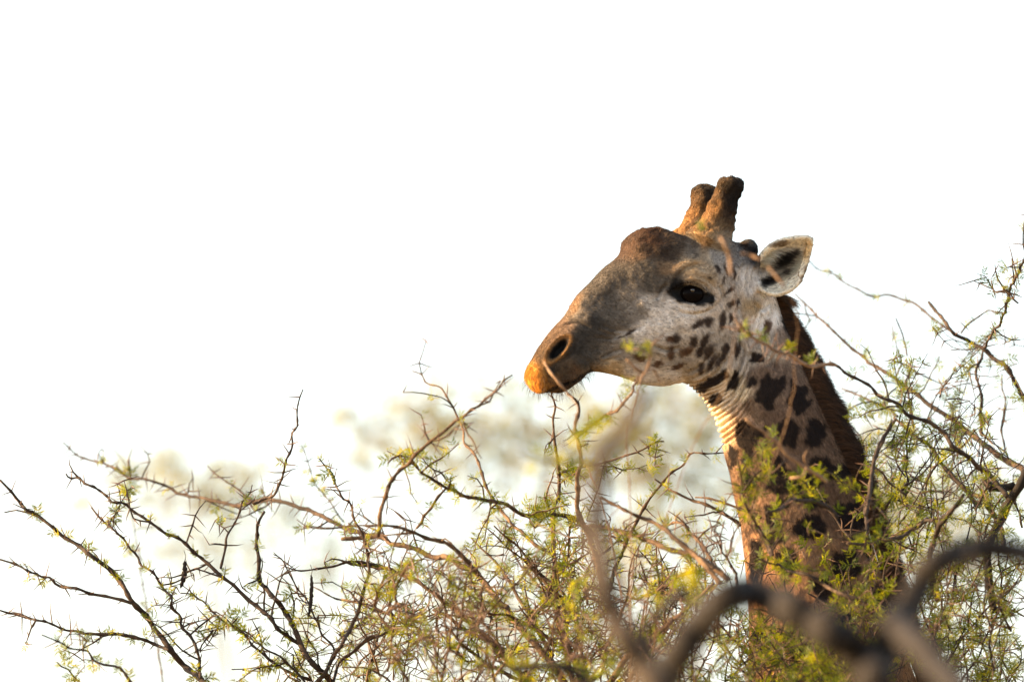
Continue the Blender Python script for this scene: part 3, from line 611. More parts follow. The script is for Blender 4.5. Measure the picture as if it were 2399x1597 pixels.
MP = np.stack([pose(x) for x in (A0, A1, A2, A3)], 1)
mc = np.array((.078, .040, .020)) * (1 + .3 * rs.randn(NM, 1)); tip = rs.rand(NM, 1) < .22; mc = np.where(tip, np.array((.035, .022, .015)), np.clip(mc, .01, .5))
mc = mc[:, None] * np.array((1.25, 1.1, .75, .3))[None, :, None]
strands('mane', MP, np.tile(np.array((.00042, .0004, .00034, .0001)), (NM, 1)), mc, hair_mat('mane_hair', .3, .5), root)
# tuft behind the ear, lashes, whiskers, hair inside the ear
def tuft(name, roots, tips, n_, spread, tsp, col, rad, sag=0, surf=None):
    a = rs.rand(n_, 1); R0 = np.array(roots)[None] if np.ndim(roots) == 1 else catmull(np.array(roots), 50)[(a[:, 0] * 49).astype(int)]
    T0 = np.array(tips)[None] if np.ndim(tips) == 1 else catmull(np.array(tips), 50)[(a[:, 0] * 49).astype(int)]
    p = R0 + rs.randn(n_, 3) * spread; e = T0 + rs.randn(n_, 3) * tsp; e = p + (e - p) * (.6 + .4 * rs.rand(n_, 1))
    m = (p + e) / 2 + np.array((0, 0, sag)) + rs.randn(n_, 3) * tsp * .15
    return np.stack([p, m, e], 1), np.tile(np.array((rad, rad * .8, rad * .25)), (n_, 1)), np.clip(np.array(col) * (1 + .25 * rs.randn(n_, 1)), .003, .9)
hmm = hair_mat('dark_hair', .15, .45)
k = lambda x, y, Y: at(*z1(np.array((x, y), float)), Y)
Pt, Rt, Ct = tuft('t', [k(1715,835,.0), k(1755,845,.0)], [k(1835,925,.02), k(1858,905,.03)], 260, .004, .007, (.045,.028,.018), .0005, .004)
strands('nape_tuft', Pt, Rt, Ct, hmm, root)
ek = FP[on_skin(EC)]
Pt, Rt, Ct = [], [], []
for a in np.linspace(0, 1, 90):
    bx, by = catmull(P1((1040,785),(1090,757),(1150,745),(1215,765),(1275,825)), 90)[int(a * 89)]
    r0 = FP[on_skin(np.array((bx, by)))]; e = r0 + np.array((.010 * (a - .5) - .006, -.020, .004 - .012 * rs.rand())) + rs.randn(3) * .002
    Pt.append([r0, (r0 + e) / 2 + (0, -.002, -.004), e]); Rt.append([.0005, .0004, .0001]); Ct.append((.006, .005, .005))
strands('eyelashes', np.array(Pt), np.array(Rt), np.array(Ct), hmm, root)
mz = np.where((ell(Q, P1((300, 1400))[0], 95, 42, -20) < 1) & ~is_ear & ~is_os)[0]
sel = mz[rs.randint(0, len(mz), 520)]; low = Q[sel, 1] > 855
dd = norm(FN[sel] + rs.randn(520, 3) * .25 + np.array((.0, 0, -.25))); lw = (.012 + .022 * rs.rand(520))[:, None]
WP = np.stack([FP[sel], FP[sel] + dd * lw * .55, FP[sel] + norm(dd + np.array((.1, 0, -.3))) * lw], 1)
strands('whiskers', WP, np.tile(np.array((.00028, .00024, .00008)), (520, 1)), np.tile(np.array((.06, .04, .02)), (520, 1)), hmm, root)
ei = np.where(is_ear & (GN[:, 1] * np.sign(GP[:, 1]) > .1) & (ell(Q, P1((1715, 640))[0], 52, 36, -30) < 1))[0]
sel = ei[rs.randint(0, len(ei), 2600)]
dd = norm(FN[sel] * .5 + np.stack([np.full(2600, .8), np.full(2600, -.2), np.full(2600, .25)], -1) + rs.randn(2600, 3) * .25); lw = (.012 + .016 * rs.rand(2600))[:, None]
EP = np.stack([FP[sel], FP[sel] + dd * lw * .5, FP[sel] + dd * lw + np.array((.004, 0, -.003))], 1)
strands('ear_hair', EP, np.tile(np.array((.0004, .0003, .0001)), (2600, 1)), np.clip(COLR[sel] * .9, .004, .6), hmm, root)
# ------------------------------------------------------------------ thorn trees
rng = np.random.RandomState(11)
M_TWIG = bark_mat('thorn_twig_bark', (.012, .009, .007), (.034, .023, .016), (.11, .072, .046), 90)
M_WARM = bark_mat('warm_twig_bark', (.020, .012, .007), (.060, .036, .020), (.19, .115, .06), 80)
M_TAN = bark_mat('tan_limb_bark', (.02, .015, .011), (.05, .038, .028), (.11, .086, .062), 34, .9)
M_LIMB = bark_mat('limb_bark_lichen', (.006, .0045, .0035), (.011, .0085, .0065), (.018, .014, .0105), 9, .9)
M_SUNLIT = bark_mat('sunlit_twig_bark', (.09, .055, .032), (.17, .105, .06), (.26, .17, .10), 60)  # lighter twig bark with the orange sun glow put into its colour
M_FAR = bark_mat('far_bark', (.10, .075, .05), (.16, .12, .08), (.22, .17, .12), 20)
M_THORN = bark_mat('thorn', (.035, .02, .014), (.09, .05, .032), (.2, .125, .08), 40, .1, .5)
M_LEAF = leaf_mat('acacia_leaf', ((.050, .080, .005), (.105, .135, .006), (.21, .20, .010)))
M_LEAFD = leaf_mat('acacia_leaf_deep', ((.034, .062, .005), (.080, .110, .006), (.17, .17, .010)))
M_LEAFF = leaf_mat('acacia_leaf_far', ((.11, .125, .07), (.16, .17, .10), (.22, .22, .13)), 1.2, .3)  # pale veil of haze put into the leaf colour
M_POD = bark_mat('dry_pod', (.008, .006, .005), (.018, .013, .010), (.04, .028, .02), 80, .5)
M_PODG = bark_mat('green_pod', (.05, .06, .02), (.13, .14, .04), (.26, .24, .09), 120, .5)

def leaf_template(pairs, leaflets, fill=.05):
    """acacia leaf of unit length along +x: pairs of narrow feathers, each a row of tiny leaflets"""
    V, F = [], []
    def quad(a, b_, w):
        a = np.array(a, float); b_ = np.array(b_, float); d = b_ - a; n_ = np.array((-d[1], d[0], 0)); n_ = n_ / (np.linalg.norm(n_) + 1e-9) * w
        k = len(V); m = (a + b_) / 2
        V.extend([a, m + n_, b_, m - n_]); F.append((k, k + 1, k + 2, k + 3))
    quad((0, 0, 0), (.62, 0, .03), .02)
    for i in range(pairs):
        x = .12 + .48 * i / max(pairs - 1, 1)
        for s in (-1, 1):
            a = math.radians(62 - 30 * i / pairs + (7 if (i + s) % 2 else -5)); ln_ = .62 * (.8 + .25 * ((i * 7 + s * 3) % 4) / 3); d = np.array((math.cos(a), s * math.sin(a), .18 - .3 * ((i + s) % 2)))
            o = np.array((x, 0, .02)); quad(o, o + d * ln_, fill)
            pv = np.array((-d[1], d[0], 0))
            for j in range(leaflets):
                q = o + d * ln_ * (.10 + .84 * j / max(leaflets - 1, 1))
                for s2 in (-1, 1): quad(q, q + (pv * s2 + d * .5) * .115 + np.array((0, 0, .03 * s2)), .030)
    V = np.array(V, float); V[:, 2] -= .22 * V[:, 0] ** 2
    return V, np.array(F)
LEAF_HI, LEAF_MID, LEAF_LO = leaf_template(3, 6), leaf_template(3, 4), leaf_template(3, 0, .11)
def add_leaf(mb, pos, direction, size, tpl):
    V, F = tpl; d = norm(np.asarray(direction, float)); r_ = rng.randn(3); s_ = norm(np.cross(d, r_)); u_ = np.cross(d, s_)
    mb.add(pos + size * (V[:, :1] * d + V[:, 1:2] * s_ + V[:, 2:] * u_), F)
TH_Q = np.array([(0, 1, 4, 3), (1, 2, 5, 4), (2, 0, 3, 5)]); TH_F = np.array([(3, 4, 6), (4, 5, 6), (5, 3, 6)])
def add_thorn(mb, pos, direction, length, r0):
    d = norm(np.asarray(direction, float)); a = norm(np.cross(d, (.3, .8, .5))); b_ = np.cross(d, a)
    ring = [pos + r0 * (math.cos(t) * a + math.sin(t) * b_) for t in (0, 2.094, 4.189)]
    sag = norm(rng.randn(3)) * length * .06
    ring += [pos + d * length * .55 + sag + r0 * .62 * (math.cos(t) * a + math.sin(t) * b_) for t in (0, 2.094, 4.189)]
    mb.add(np.array(ring + [pos + d * length]), TH_Q, TH_F)
def wiggle(P, amp):
    """natural unevenness on a polyline"""
    n_ = len(P); w = rng.randn(n_, 3) * amp; w[0] = 0
    return P + w

class Tree:
    def __init__(s, name, base, label, leaf=M_LEAF, bark=M_TWIG, tpl=LEAF_HI, group='thorn trees around the giraffe'):
        s.root = bpy.data.objects.new(name, None); COL.objects.link(s.root); s.base = np.array(base, float); s.root.location = s.base
        tag(s.root, label, 'tree', group); s.leaf = leaf; s.bark = bark; s.tpl = tpl; s.lk = s.tk = 1.0
    def put(s, mb, name, m, parent=None, kind=None):
        if not mb.n: return None
        for i in range(len(mb.V)): mb.V[i] = mb.V[i] - s.base
        return mb.build(name, m, parent or s.root, kind)
    def trunk(s, top, r0, r1, bend=.15, bark=None):
        P = np.array([s.base + (0, 0, -.15), s.base + (bend * .3, 0, .5), s.base * .5 + np.array(top) * .5 + (bend, bend * .5, 0), top]); mb = MB()
        P = catmull(P, 26); R = np.linspace(r0, r1, 26) * (1 + .12 * rng.rand(26)); R[:4] *= np.array((1.5, 1.3, 1.15, 1.05))
        mb.add(*tube(wiggle(P, .012), R, 12)); s.put(mb, 'trunk', bark or M_LIMB); s.top = np.array(top, float)
    def branch(s, pts, Y, r, thorns=1.0, leaves=.5, twigs=.5, to_trunk=False, zz=None, knob=.35, tl=(.026, .066), twl=(.07, .2), merge=False, ls=.027, bark=None, name='branch', tpl=None, Yw=.05):
        """pts in photograph pixels, tip first; Y one depth or (tip, base); r (tip, base) radii in photograph pixels"""
        leaves = leaves * s.lk; twigs = twigs * s.tk
        pts = np.array(pts, float); m = len(pts); Y0, Y1 = Y if isinstance(Y, tuple) else (Y, Y)
        Ys = np.linspace(Y0, Y1, m) + rng.randn(m) * Yw * .4
        P = at(pts[:, 0], pts[:, 1], Ys); dist = (Ys + 20) / 20; R = np.linspace(r[0], r[1], m) / PXM * dist * (1 if bark in (M_LIMB, M_TAN) else .8 if merge else .88)
        if to_trunk:
            e = P[-1]; t = s.top; g = norm(e - P[-2]); L0 = np.linalg.norm(t - e); q = np.linspace(0, 1, max(6, int(L0 / .08)))[1:, None]
            c1, c2 = e + g * L0 * .4, t + np.array((0, 0, .4 * L0)); X = e * (1 - q) ** 3 + 3 * c1 * q * (1 - q) ** 2 + 3 * c2 * q * q * (1 - q) + t * q ** 3
            P = np.vstack([P, X]); R = np.concatenate([R, R[-1] * (1 + .8 * q[:, 0])])
        ln_ = np.linalg.norm(np.diff(P, axis=0), axis=1).sum(); n_ = int(max(6, ln_ / .014))
        K = catmull(np.hstack([P, R[:, None]]), n_ * 3); al = np.concatenate([[0], np.cumsum(np.linalg.norm(np.diff(K[:, :3], axis=0), axis=1))])
        K = np.stack([np.interp(np.linspace(0, al[-1], n_), al, K[:, c]) for c in range(4)], -1); C, R = K[:, :3], np.maximum(K[:, 3], .0006)
        step = max(2, int(round((.030 + .012 * rng.rand()) / (ln_ / n_)))); nodes = np.arange(step, n_ - 1, step)
        z = zz if zz is not None else .0018
        off = np.zeros((n_, 3)); off[nodes] = rng.randn(len(nodes), 3) * z * (1, .6, 1)
        for c in range(3): off[:, c] = np.interp(np.arange(n_), np.concatenate([[0], nodes, [n_ - 1]]), np.concatenate([[0], off[nodes, c], [0]]))
        C = C + off; kn = np.ones(n_); kn[nodes] += knob * (.6 + .8 * rng.rand(len(nodes))) * np.clip(.004 / R[nodes], .25, 1); R = R * kn * (1 + (.07 if R.max() < .02 else .02) * rng.randn(n_))
        mb = MB(); mb.add(*tube(C, R, 9 if R.max() > .012 else 7)); br = s.put(mb, name, bark or s.bark)
        T = norm(np.gradient(C, axis=0)); tb, lb, wb = MB(), MB(), MB(); tpl = tpl or s.tpl
        far = max(abs(Y0), abs(Y1)) > 1.6
        def dress(p, t, rr, th, lf, pair=1.0):
            side = norm(np.cross(t, rng.randn(3)))
            if rng.rand() < th:
                L_ = tl[0] + (tl[1] - tl[0]) * rng.rand() ** 1.2
                for sg in (-1, 1):
                    if rng.rand() < .85: add_thorn(tb, p + side * sg * rr * .5, side * sg + t * (-.25 + .3 * rng.randn()) + rng.randn(3) * .15, L_ * (.75 + .4 * rng.rand()), .0018 + .0006 * rng.rand())
            if rng.rand() < lf:
                for _ in range(rng.randint(2, 5)):
                    d = norm(side * (1 if rng.rand() < .5 else -1) + rng.randn(3) * .7 - t * .3 + (0, 0, .25)); add_leaf(lb, p + d * rr + t * .006 * rng.randn(), d, ls * (.55 + .7 * rng.rand()), tpl)
        for k in nodes:
            thick = R[k] > .0085
            dress(C[k], T[k], R[k], thorns * (.35 if thick else .9), leaves * (.5 if thick else 1))
            if rng.rand() < twigs * .45:
                d = norm(-T[k] * (.35 + .5 * rng.rand()) + norm(rng.randn(3) * (1, .55, 1)) * .9 + (0, 0, .12)); L_ = twl[0] + (twl[1] - twl[0]) * rng.rand() ** 1.5
                nn = max(3, int(L_ / .026)); q = C[k].copy(); W = [q.copy()]; tn = []
                for _ in range(nn):
                    d = norm(d + rng.randn(3) * .26); q = q + d * L_ / nn; W.append(q.copy()); tn.append(d)
                rr = np.linspace(min(R[k] * .55, .0023), .0010, len(W)); rr[1:-1] *= 1 + .5 * rng.rand(len(W) - 2)
                if merge: wb.add(*tube(np.array(W), rr, 5))
                else:
                    w1 = MB(); w1.add(*tube(np.array(W), rr, 6)); s.put(w1, 'twig', s.bark, br)
                for p_, t_ in zip(W[1:], tn): dress(p_, t_, .0015, thorns * .75, leaves)
        if merge: s.put(wb, 'twigs', s.bark, br, 'stuff')
        s.put(tb, 'thorns', M_THORN if thorns else s.bark, br, 'stuff'); s.put(lb, 'leaves', s.leaf, br, 'stuff')
        s.last = (C, R); return br
    def pod(s, p0, p1, Y, r, m, wav=.35, beads=6):
        A, B_ = at(*p0, Y), at(*p1, Y); n_ = 34; t = np.linspace(0, 1, n_); P = A + (B_ - A) * t[:, None]; P[:, 0] += .004 * np.sin(t * math.pi); P = wiggle(P, .0006)
        R = r / PXM * np.sin(np.clip(t, .02, .98) * math.pi) ** .35 * (1 - wav + wav * np.abs(np.sin(t * math.pi * beads)))
        mb = MB(); mb.add(*tube(P, np.maximum(R, .0008), 10)); o = s.put(mb, 'seed_pod', m)
        st = MB(); st.add(*tube(np.array([A, A + (.003, 0, .012), A + (-.002, 0, .028)]), .0008, 5)); s.put(st, 'stalk', s.bark, o)
def zz7(*p): p = np.array(p, float); return np.stack([p[:, 0] / 2.099, 850 + p[:, 1] / 2.099], -1)
def zz6(*p): p = np.array(p, float); return np.stack([800 + p[:, 0] / 2.099, 850 + p[:, 1] / 2.099], -1)
def zz8(*p): p = np.array(p, float); return np.stack([1850 + p[:, 0] / 2.614, 550 + p[:, 1] / 2.614], -1)
def zz5(*p): p = np.array(p, float); return np.stack([1600 + p[:, 0] / 2.949, 1100 + p[:, 1] / 2.949], -1)
def zza(*p): p = np.array(p, float); return np.stack([800 + p[:, 0] / 3.95, 1200 + p[:, 1] / 3.95], -1)
def zzb(*p): p = np.array(p, float); return np.stack([1250 + p[:, 0] / 3.154, 1100 + p[:, 1] / 3.154], -1)
def zzc(*p): p = np.array(p, float); return np.stack([2000 + p[:, 0] / 3.92, 850 + p[:, 1] / 3.92], -1)

# --- the bare thorn tree on the left, in focus
A = Tree('thorn_tree', (at(640, 1600, -.05)[0], -.1, 0), 'sharp nearly bare thorn tree with long spines and black pods, left of the muzzle')
A.trunk((A.base[0] + .05, -.05, 2.75), .085, .05)
A.lk, A.tk = 1.3, 1.7
A.branch(zz7((0,575),(60,640),(112,700),(130,722),(175,745),(240,800),(300,850),(380,895),(450,945),(520,1000),(560,1040),(610,1100),(650,1170),(715,1240),(760,1310),(830,1405),(900,1480),(1000,1568)), (-.12, -.05), (3.0, 8.0), .9, .35, .2, True)
A.branch(zz7((0,965),(90,995),(150,1020),(200,1052),(255,1055),(290,1095),(380,1105),(470,1135),(560,1160),(645,1180)), (-.1, -.09), (2.6, 4.2), 1, .2, .15)
A.branch(zz7((0,1215),(80,1235),(180,1265),(250,1285),(320,1308),(375,1312),(430,1332),(520,1330),(600,1328),(680,1350),(760,1380),(830,1410)), (-.05, -.06), (2.4, 4.4), 1, .15, .2)
A.branch(zz7((325,545),(345,572),(395,568),(440,605),(525,648),(550,685),(620,690),(655,728),(740,780),(790,820),(870,855),(925,900),(985,960),(1050,1010),(1110,1060),(1180,1125),(1250,1190),(1310,1240),(1370,1310),(1440,1360),(1480,1385)), (.02, -.05), (2.2, 5.4), 1, .12, .25)
A.branch(zz7((1300,730),(1270,790),(1262,860),(1270,940),(1275,1060),(1300,1100),(1350,1160),(1400,1225),(1440,1290),(1480,1390),(1540,1480),(1630,1568)), (.05, -.03), (3.4, 8.2), .6, .12, .3, True)
A.branch(zz7((450,710),(500,770),(560,820),(610,865),(640,915),(675,950),(695,995),(755,1030),(790,1085),(845,1160),(845,1210),(890,1245),(895,1290),(940,1345),(975,1420),(985,1500),(985,1545)), (-.03, -.05), (2.2, 3.8), 1.1, .18, .3)
A.branch(zz7((1490,130),(1470,190),(1460,235),(1465,305),(1430,350),(1440,405),(1405,470),(1395,520),(1375,590),(1350,650),(1300,668),(1245,690)), (-.02, .12), (1.5, 3.6), 1.4, .05, .0, tl=(.036, .066))
A.branch(zz7((310,390),(390,455),(500,490),(600,535),(650,570),(720,575),(830,610),(920,655),(1000,665),(1100,690),(1180,700),(1260,680),(1350,675),(1450,700),(1550,740),(1650,785),(1740,825),(1889,865)), (1.9, .9), (2.0, 6.0), .8, .12, .2)
A.branch(zz7((1190,680),(1175,740),(1145,800),(1110,860),(1105,910),(1085,1010)), (.02, -.03), (2.0, 3.4), .6, .05, .5, twl=(.05, .08))
A.branch(zz7((1240,600),(1215,660),(1190,690),(1180,740)), (.0, .02), (1.4, 2.0), 1, .4, 0)
A.branch(zz7((1570,470),(1610,520),(1650,590),(1675,650),(1725,700),(1745,770),(1775,830),(1790,880),(1810,960),(1815,1020),(1780,1140),(1755,1240),(1720,1310),(1680,1380),(1640,1440),(1600,1520),(1560,1568)), (-.05, -.02), (1.6, 5.5), 1.2, .16, .15, True)
A.branch(zz7((1345,940),(1385,965),(1415,1020),(1460,1100),(1500,1150),(1535,1220),(1565,1290),(1580,1330),(1630,1390),(1640,1440)), (.03, .0), (1.4, 2.8), 1, .1, .2)
A.branch(zz7((890,1130),(940,1135),(1000,1170),(1020,1200),(1060,1240),(1110,1280),(1170,1310),(1220,1360),(1290,1430),(1370,1490),(1450,1530),(1530,1560)), (.0, .0), (1.6, 3.6), 1, .35, .3)
A.branch(zz7((1120,1265),(1160,1300),(1230,1330),(1300,1400),(1380,1440),(1440,1500),(1500,1568)), (-.08, -.04), (1.5, 3.0), 1, .5, .5)
A.branch(zz7((1400,1000),(1470,1020),(1560,1010),(1640,1000),(1720,975),(1800,985),(1889,1005)), (.25, .3), (1.6, 4.5), .8, .3, .4)
A.branch(zz7((1530,1095),(1620,1145),(1720,1170),(1800,1195),(1889,1230)), (.7, .6), (1.4, 3.2), .6, .15, .2)
A.branch(zz7((1020,505),(1080,560),(1130,590),(1180,630),(1245,680)), (1.5, 1.3), (1.6, 3.2), .9, .2, .1)
A.branch(zz7((500,490),(600,600),(640,720),(665,850),(690,980),(715,1150),(735,1250),(770,1380),(800,1568)), (2.9, 2.0), (.8, 2.6), .3, .05, .1)
A.branch(zz7((1480,400),(1520,500),(1550,590),(1600,650),(1650,720),(1690,780)), (1.6, 1.5), (1.2, 2.2), .5, .25, .1)
A.branch(zz7((205,1335),(300,1370),(340,1400),(430,1410),(460,1455),(530,1480),(590,1500),(640,1568),(680,1640)), (-.85, -.7), (1.8, 4.2), .9, .35, .3)
A.branch(zz7((280,1470),(330,1510),(370,1545),(420,1600)), (-.6, -.6), (1.6, 3.0), .7, .6, .3)
A.branch(zz7((1345,930),(1395,975),(1460,1020)), (.05, .06), (1, 1.4), .8, .1, 0)
A.branch(zz7((1140,1505),(1230,1495),(1330,1488),(1400,1510),(1480,1560)), (.1, .05), (1.4, 2.4), 1, .15, .3)
A.branch(zz7((1889,1330),(1800,1370),(1740,1420),(1680,1460),(1655,1500),(1640,1568)), (.05, .0), (1.6, 4), 1, .2, .3)
A.branch(zz7((1680,1495),(1780,1495),(1860,1530),(1920,1568)), (-.1, -.1), (1.5, 3), 1, .2, .3)
A.branch(zz7((1460,770),(1520,800),(1620,818),(1740,800),(1820,805),(1889,840)), (.9, .8), (1.4, 2.6), .5, .25, .2)
A.branch(zz7((1020,1360),(1060,1310),(1000,1380),(985,1420)), (-.05, -.05), (1.4, 2), 1, .4, .2)
A.branch(zz7((720,1220),(760,1190),(830,1200),(850,1215)), (-.03, -.05), (1, 1.4), .8, .4, .0)
A.branch(zz7((790,1270),(840,1272),(890,1272)), (-.03, -.05), (1.2, 1.6), .6, .1, .0)
A.pod(zz7((908,972))[0], zz7((888,1103))[0], -.02, 7.0, M_POD, .4, 5)
A.pod(zz7((1530,1042))[0], zz7((1518,1245))[0], -.02, 5.0, M_POD, .2, 7)
A.pod(zz7((1615,520))[0], zz7((1645,598))[0], -.05, 5.0, M_PODG, .4, 5)
A.pod(zza((1000,565))[0], zza((980,715))[0], .2, 5.0, bark_mat('brown_pod', (.05, .03, .02), (.11, .07, .045), (.2, .13, .08), 80, .4), .15, 6)

# --- the tangled tree below the muzzle
B = Tree('thorn_tree', (at(1330, 1600, .2)[0], .25, 0), 'dense leafy thorn tree tangled directly below the muzzle and chin', bark=M_WARM, tpl=LEAF_MID)
B.trunk((B.base[0] - .03, .2, 2.8), .11, .06)
B.branch(zz6((0,865),(180,850),(250,890),(330,905),(400,925),(470,960),(530,960),(590,1000),(650,1020),(700,1070),(740,1130),(790,1190),(840,1250),(900,1330),(1000,1430),(1100,1568)), (.75, .25), (5, 10), .25, .12, .5, True)
B.branch(zz6((0,970),(60,985),(140,1000),(230,1010),(290,1040),(350,1060),(420,1105),(480,1150),(540,1200),(600,1250),(700,1330),(800,1420),(900,1568)), (.3, .2), (3.2, 6.5), .6, .2, .6, True)
B.branch(zz6((1040,80),(1030,150),(1045,220),(1040,290),(1045,370),(1055,430),(1065,500),(1070,600),(1050,720),(1040,850),(1045,980),(1050,1080),(1060,1200),(1080,1300),(1130,1430),(1180,1568)), (-.1, .0), (1.6, 7.5), .8, .3, .5, True)
B.branch(zz6((1110,150),(1155,190),(1170,240),(1150,300),(1160,350),(1175,410),(1180,490),(1160,560),(1165,630),(1155,710),(1180,780),(1210,830),(1250,950),(1280,1100)), (-.75, -.5), (3.0, 7.5), .4, .1, .3)
B.branch(zz6((1460,60),(1440,120),(1400,180),(1350,235),(1280,265),(1220,310),(1165,360)), (-1.5, -.8), (2.6, 5), .5, .4, .3)
B.branch(zz6((350,40),(390,60),(430,100),(480,120),(530,190),(570,260),(600,330),(600,390),(650,450),(690,550),(730,640),(780,720),(850,800),(930,870),(1000,920)), (1.0, .4), (1.5, 4.5), .8, .1, .3)
B.branch(zz6((840,60),(790,100),(750,150),(700,190),(640,240),(570,280),(500,340),(430,390),(360,450),(310,520),(250,580),(210,680),(190,760),(180,850)), (-1.1, -.9), (2.2, 5.8), .7, .25, .5)
B.branch(zz6((230,490),(280,455),(340,475),(400,540),(500,600),(600,650),(700,670),(800,690),(880,740),(980,750),(1080,745),(1160,770),(1240,850)), (-.7, -.1), (2.2, 6.5), .5, .8, .8)
B.branch(zz6((510,620),(460,680),(410,750),(370,810)), (-.6, -.5), (3, 4), .5, .6, .4)
B.branch(zz6((120,800),(250,800),(350,825),(430,860),(500,880),(560,920),(620,980),(660,1030)), (-.9, -.6), (3.2, 6.5), .6, .3, .5)
B.branch(zz6((750,800),(800,850),(870,900),(930,990),(1000,1050),(1080,1120),(1130,1200)), (-.03, .05), (2, 4), 1, .45, .6)
B.branch(zz6((700,800),(760,850),(840,930),(900,970),(960,1040),(1020,1090)), (.0, .1), (1.4, 3), 1, .4, .4)
B.branch(zz6((640,860),(720,940),(770,990),(820,1060),(860,1130),(910,1220),(960,1310),(1040,1440)), (.5, .3), (2.2, 6), .6, .3, .6)
B.branch(zz6((1080,540),(1130,520),(1220,505),(1310,490),(1390,460),(1470,430),(1530,400),(1585,385)), (.05, .0), (3.2, 1.8), .6, .9, .4)
B.branch(zz6((1889,440),(1800,445),(1720,445),(1680,500),(1620,540),(1570,600),(1520,660),(1480,720),(1430,820),(1390,900),(1350,1000),(1320,1120)), (.35, .2), (1.8, 5), .9, .6, .6)
B.branch(zz6((1540,570),(1600,610),(1640,640),(1720,670),(1800,690),(1889,750),(1960,800)), (-.35, -.4), (2, 4.5), .7, .35, .4)
B.branch(zz6((1740,660),(1800,665),(1889,690),(1990,730),(2060,760)), (-.3, -.4), (2, 4), 1, .2, .3)
B.branch(zz6((1280,660),(1400,720),(1480,760),(1560,800),(1640,860),(1720,930),(1800,1000),(1860,1080)), (-1.0, -1.3), (3.4, 8), .4, .35, .6)
B.branch(zz6((1230,800),(1300,810),(1400,830),(1500,870),(1600,910),(1720,940),(1820,990),(1900,1060)), (-.9, -1.3), (4, 9), .4, .4, .6)
B.branch(zz6((1570,800),(1670,785),(1730,850),(1790,910),(1820,970)), (-.4, -.8), (2.6, 4), .8, .2, .3)
B.branch(zz6((1545,860),(1550,980),(1560,1060),(1550,1200),(1530,1300),(1480,1420)), (.05, .1), (1.8, 4), 1.1, .6, .7)
B.branch(zz6((1830,1080),(1760,1140),(1700,1200),(1600,1290),(1500,1380),(1400,1450),(1320,1568)), (-1.2, -.6), (3, 8), .4, .3, .6, True)
B.branch(zza((530,830),(600,870),(670,920),(600,1000),(560,1010),(470,1040),(380,1130),(250,1160),(120,1280),(20,1340)), (-.02, .03), (1.4, 4), 1.2, .1, .1)
B.branch(zza((770,870),(670,930),(600,1000)), (-.02, -.02), (1.6, 2.4), .8, .1, 0)
B.branch(zza((0,800),(200,840),(330,890),(460,950),(560,1020),(680,1060),(780,1150),(920,1250)), (.6, .5), (2, 4.5), .3, .1, .2)
B.branch(zza((140,960),(190,1080),(240,1180),(280,1290),(320,1400),(350,1500)), (.05, .1), (2, 3), 1.1, .2, .4)
B.branch(zza((640,1270),(580,1280),(490,1300),(400,1310),(280,1330)), (.0, .05), (1, 1.8), 1, .3, .1)
B.branch(zza((850,900),(1000,980),(1100,1060),(1230,1130),(1350,1190),(1480,1320),(1600,1440),(1750,1540)), (.15, .1), (3.5, 7), .8, .4, .7)
B.branch(zza((920,1040),(1000,1080),(1080,1180),(1170,1270),(1260,1330),(1350,1420),(1500,1470),(1650,1550)), (-.02, .05), (2.2, 5), 1.2, .5, .6)
B.branch(zza((970,1240),(1060,1260),(1150,1370),(1250,1390),(1320,1420)), (.0, .05), (2, 3.4), 1, .3, .4)
B.branch(zza((1150,560),(1210,640),(1250,780),(1300,760),(1340,900),(1400,1010)), (.1, .1), (1.6, 3), 1, .2, .3)
B.branch(zza((1200,860),(1330,920),(1450,940),(1540,950),(1700,1040),(1850,1120),(1975,1210)), (.1, .15), (2, 4.5), .9, .8, .7)
B.branch(zza((1640,860),(1720,980),(1780,1060),(1880,1140),(1975,1240)), (-.05, .0), (2, 4.5), .9, .6, .6)
B.branch(zzb((80,200),(130,330),(150,500),(160,700),(155,900),(180,1100),(230,1300),(300,1568)), (.05, .1), (3, 7), .6, .3, .6, True)
B.branch(zzb((420,610),(300,680),(210,740),(130,790)), (.1, .05), (2, 3), .8, .2, .3)
B.branch(zzb((0,730),(60,790),(130,880),(200,930),(330,955),(450,955),(560,1030),(620,1120)), (.0, .05), (2.4, 4.4), 1, .3, .5)
B.branch(zzb((780,790),(860,840),(940,880),(1040,940),(1130,960),(1220,900)), (.05, -.2), (2, 4), 1, .3, .4)
B.branch(zzb((720,950),(820,930),(920,880),(1000,840),(1100,770),(1200,740)), (-.2, -.5), (2.6, 4.6), .8, .3, .4)
B.branch(zzb((920,1020),(890,1100),(900,1180),(870,1260),(800,1400),(700,1568)), (.0, .1), (3, 6), .9, .4, .5, True)
B.branch(zzb((300,1020),(320,1150),(340,1300),(380,1450),(420,1568)), (.2, .2), (2, 5), .8, .4, .6, True)
for p0, p1, Y in [(zzb((180,1040))[0], zzb((190,1140))[0], .05), (zzb((225,960))[0], zzb((222,1130))[0], .03)]: B.pod(p0, p1, Y, 5.0, bark_mat('speckled_pod', (.03, .02, .012), (.14, .09, .05), (.3, .22, .13), 130, .5), .25, 6)

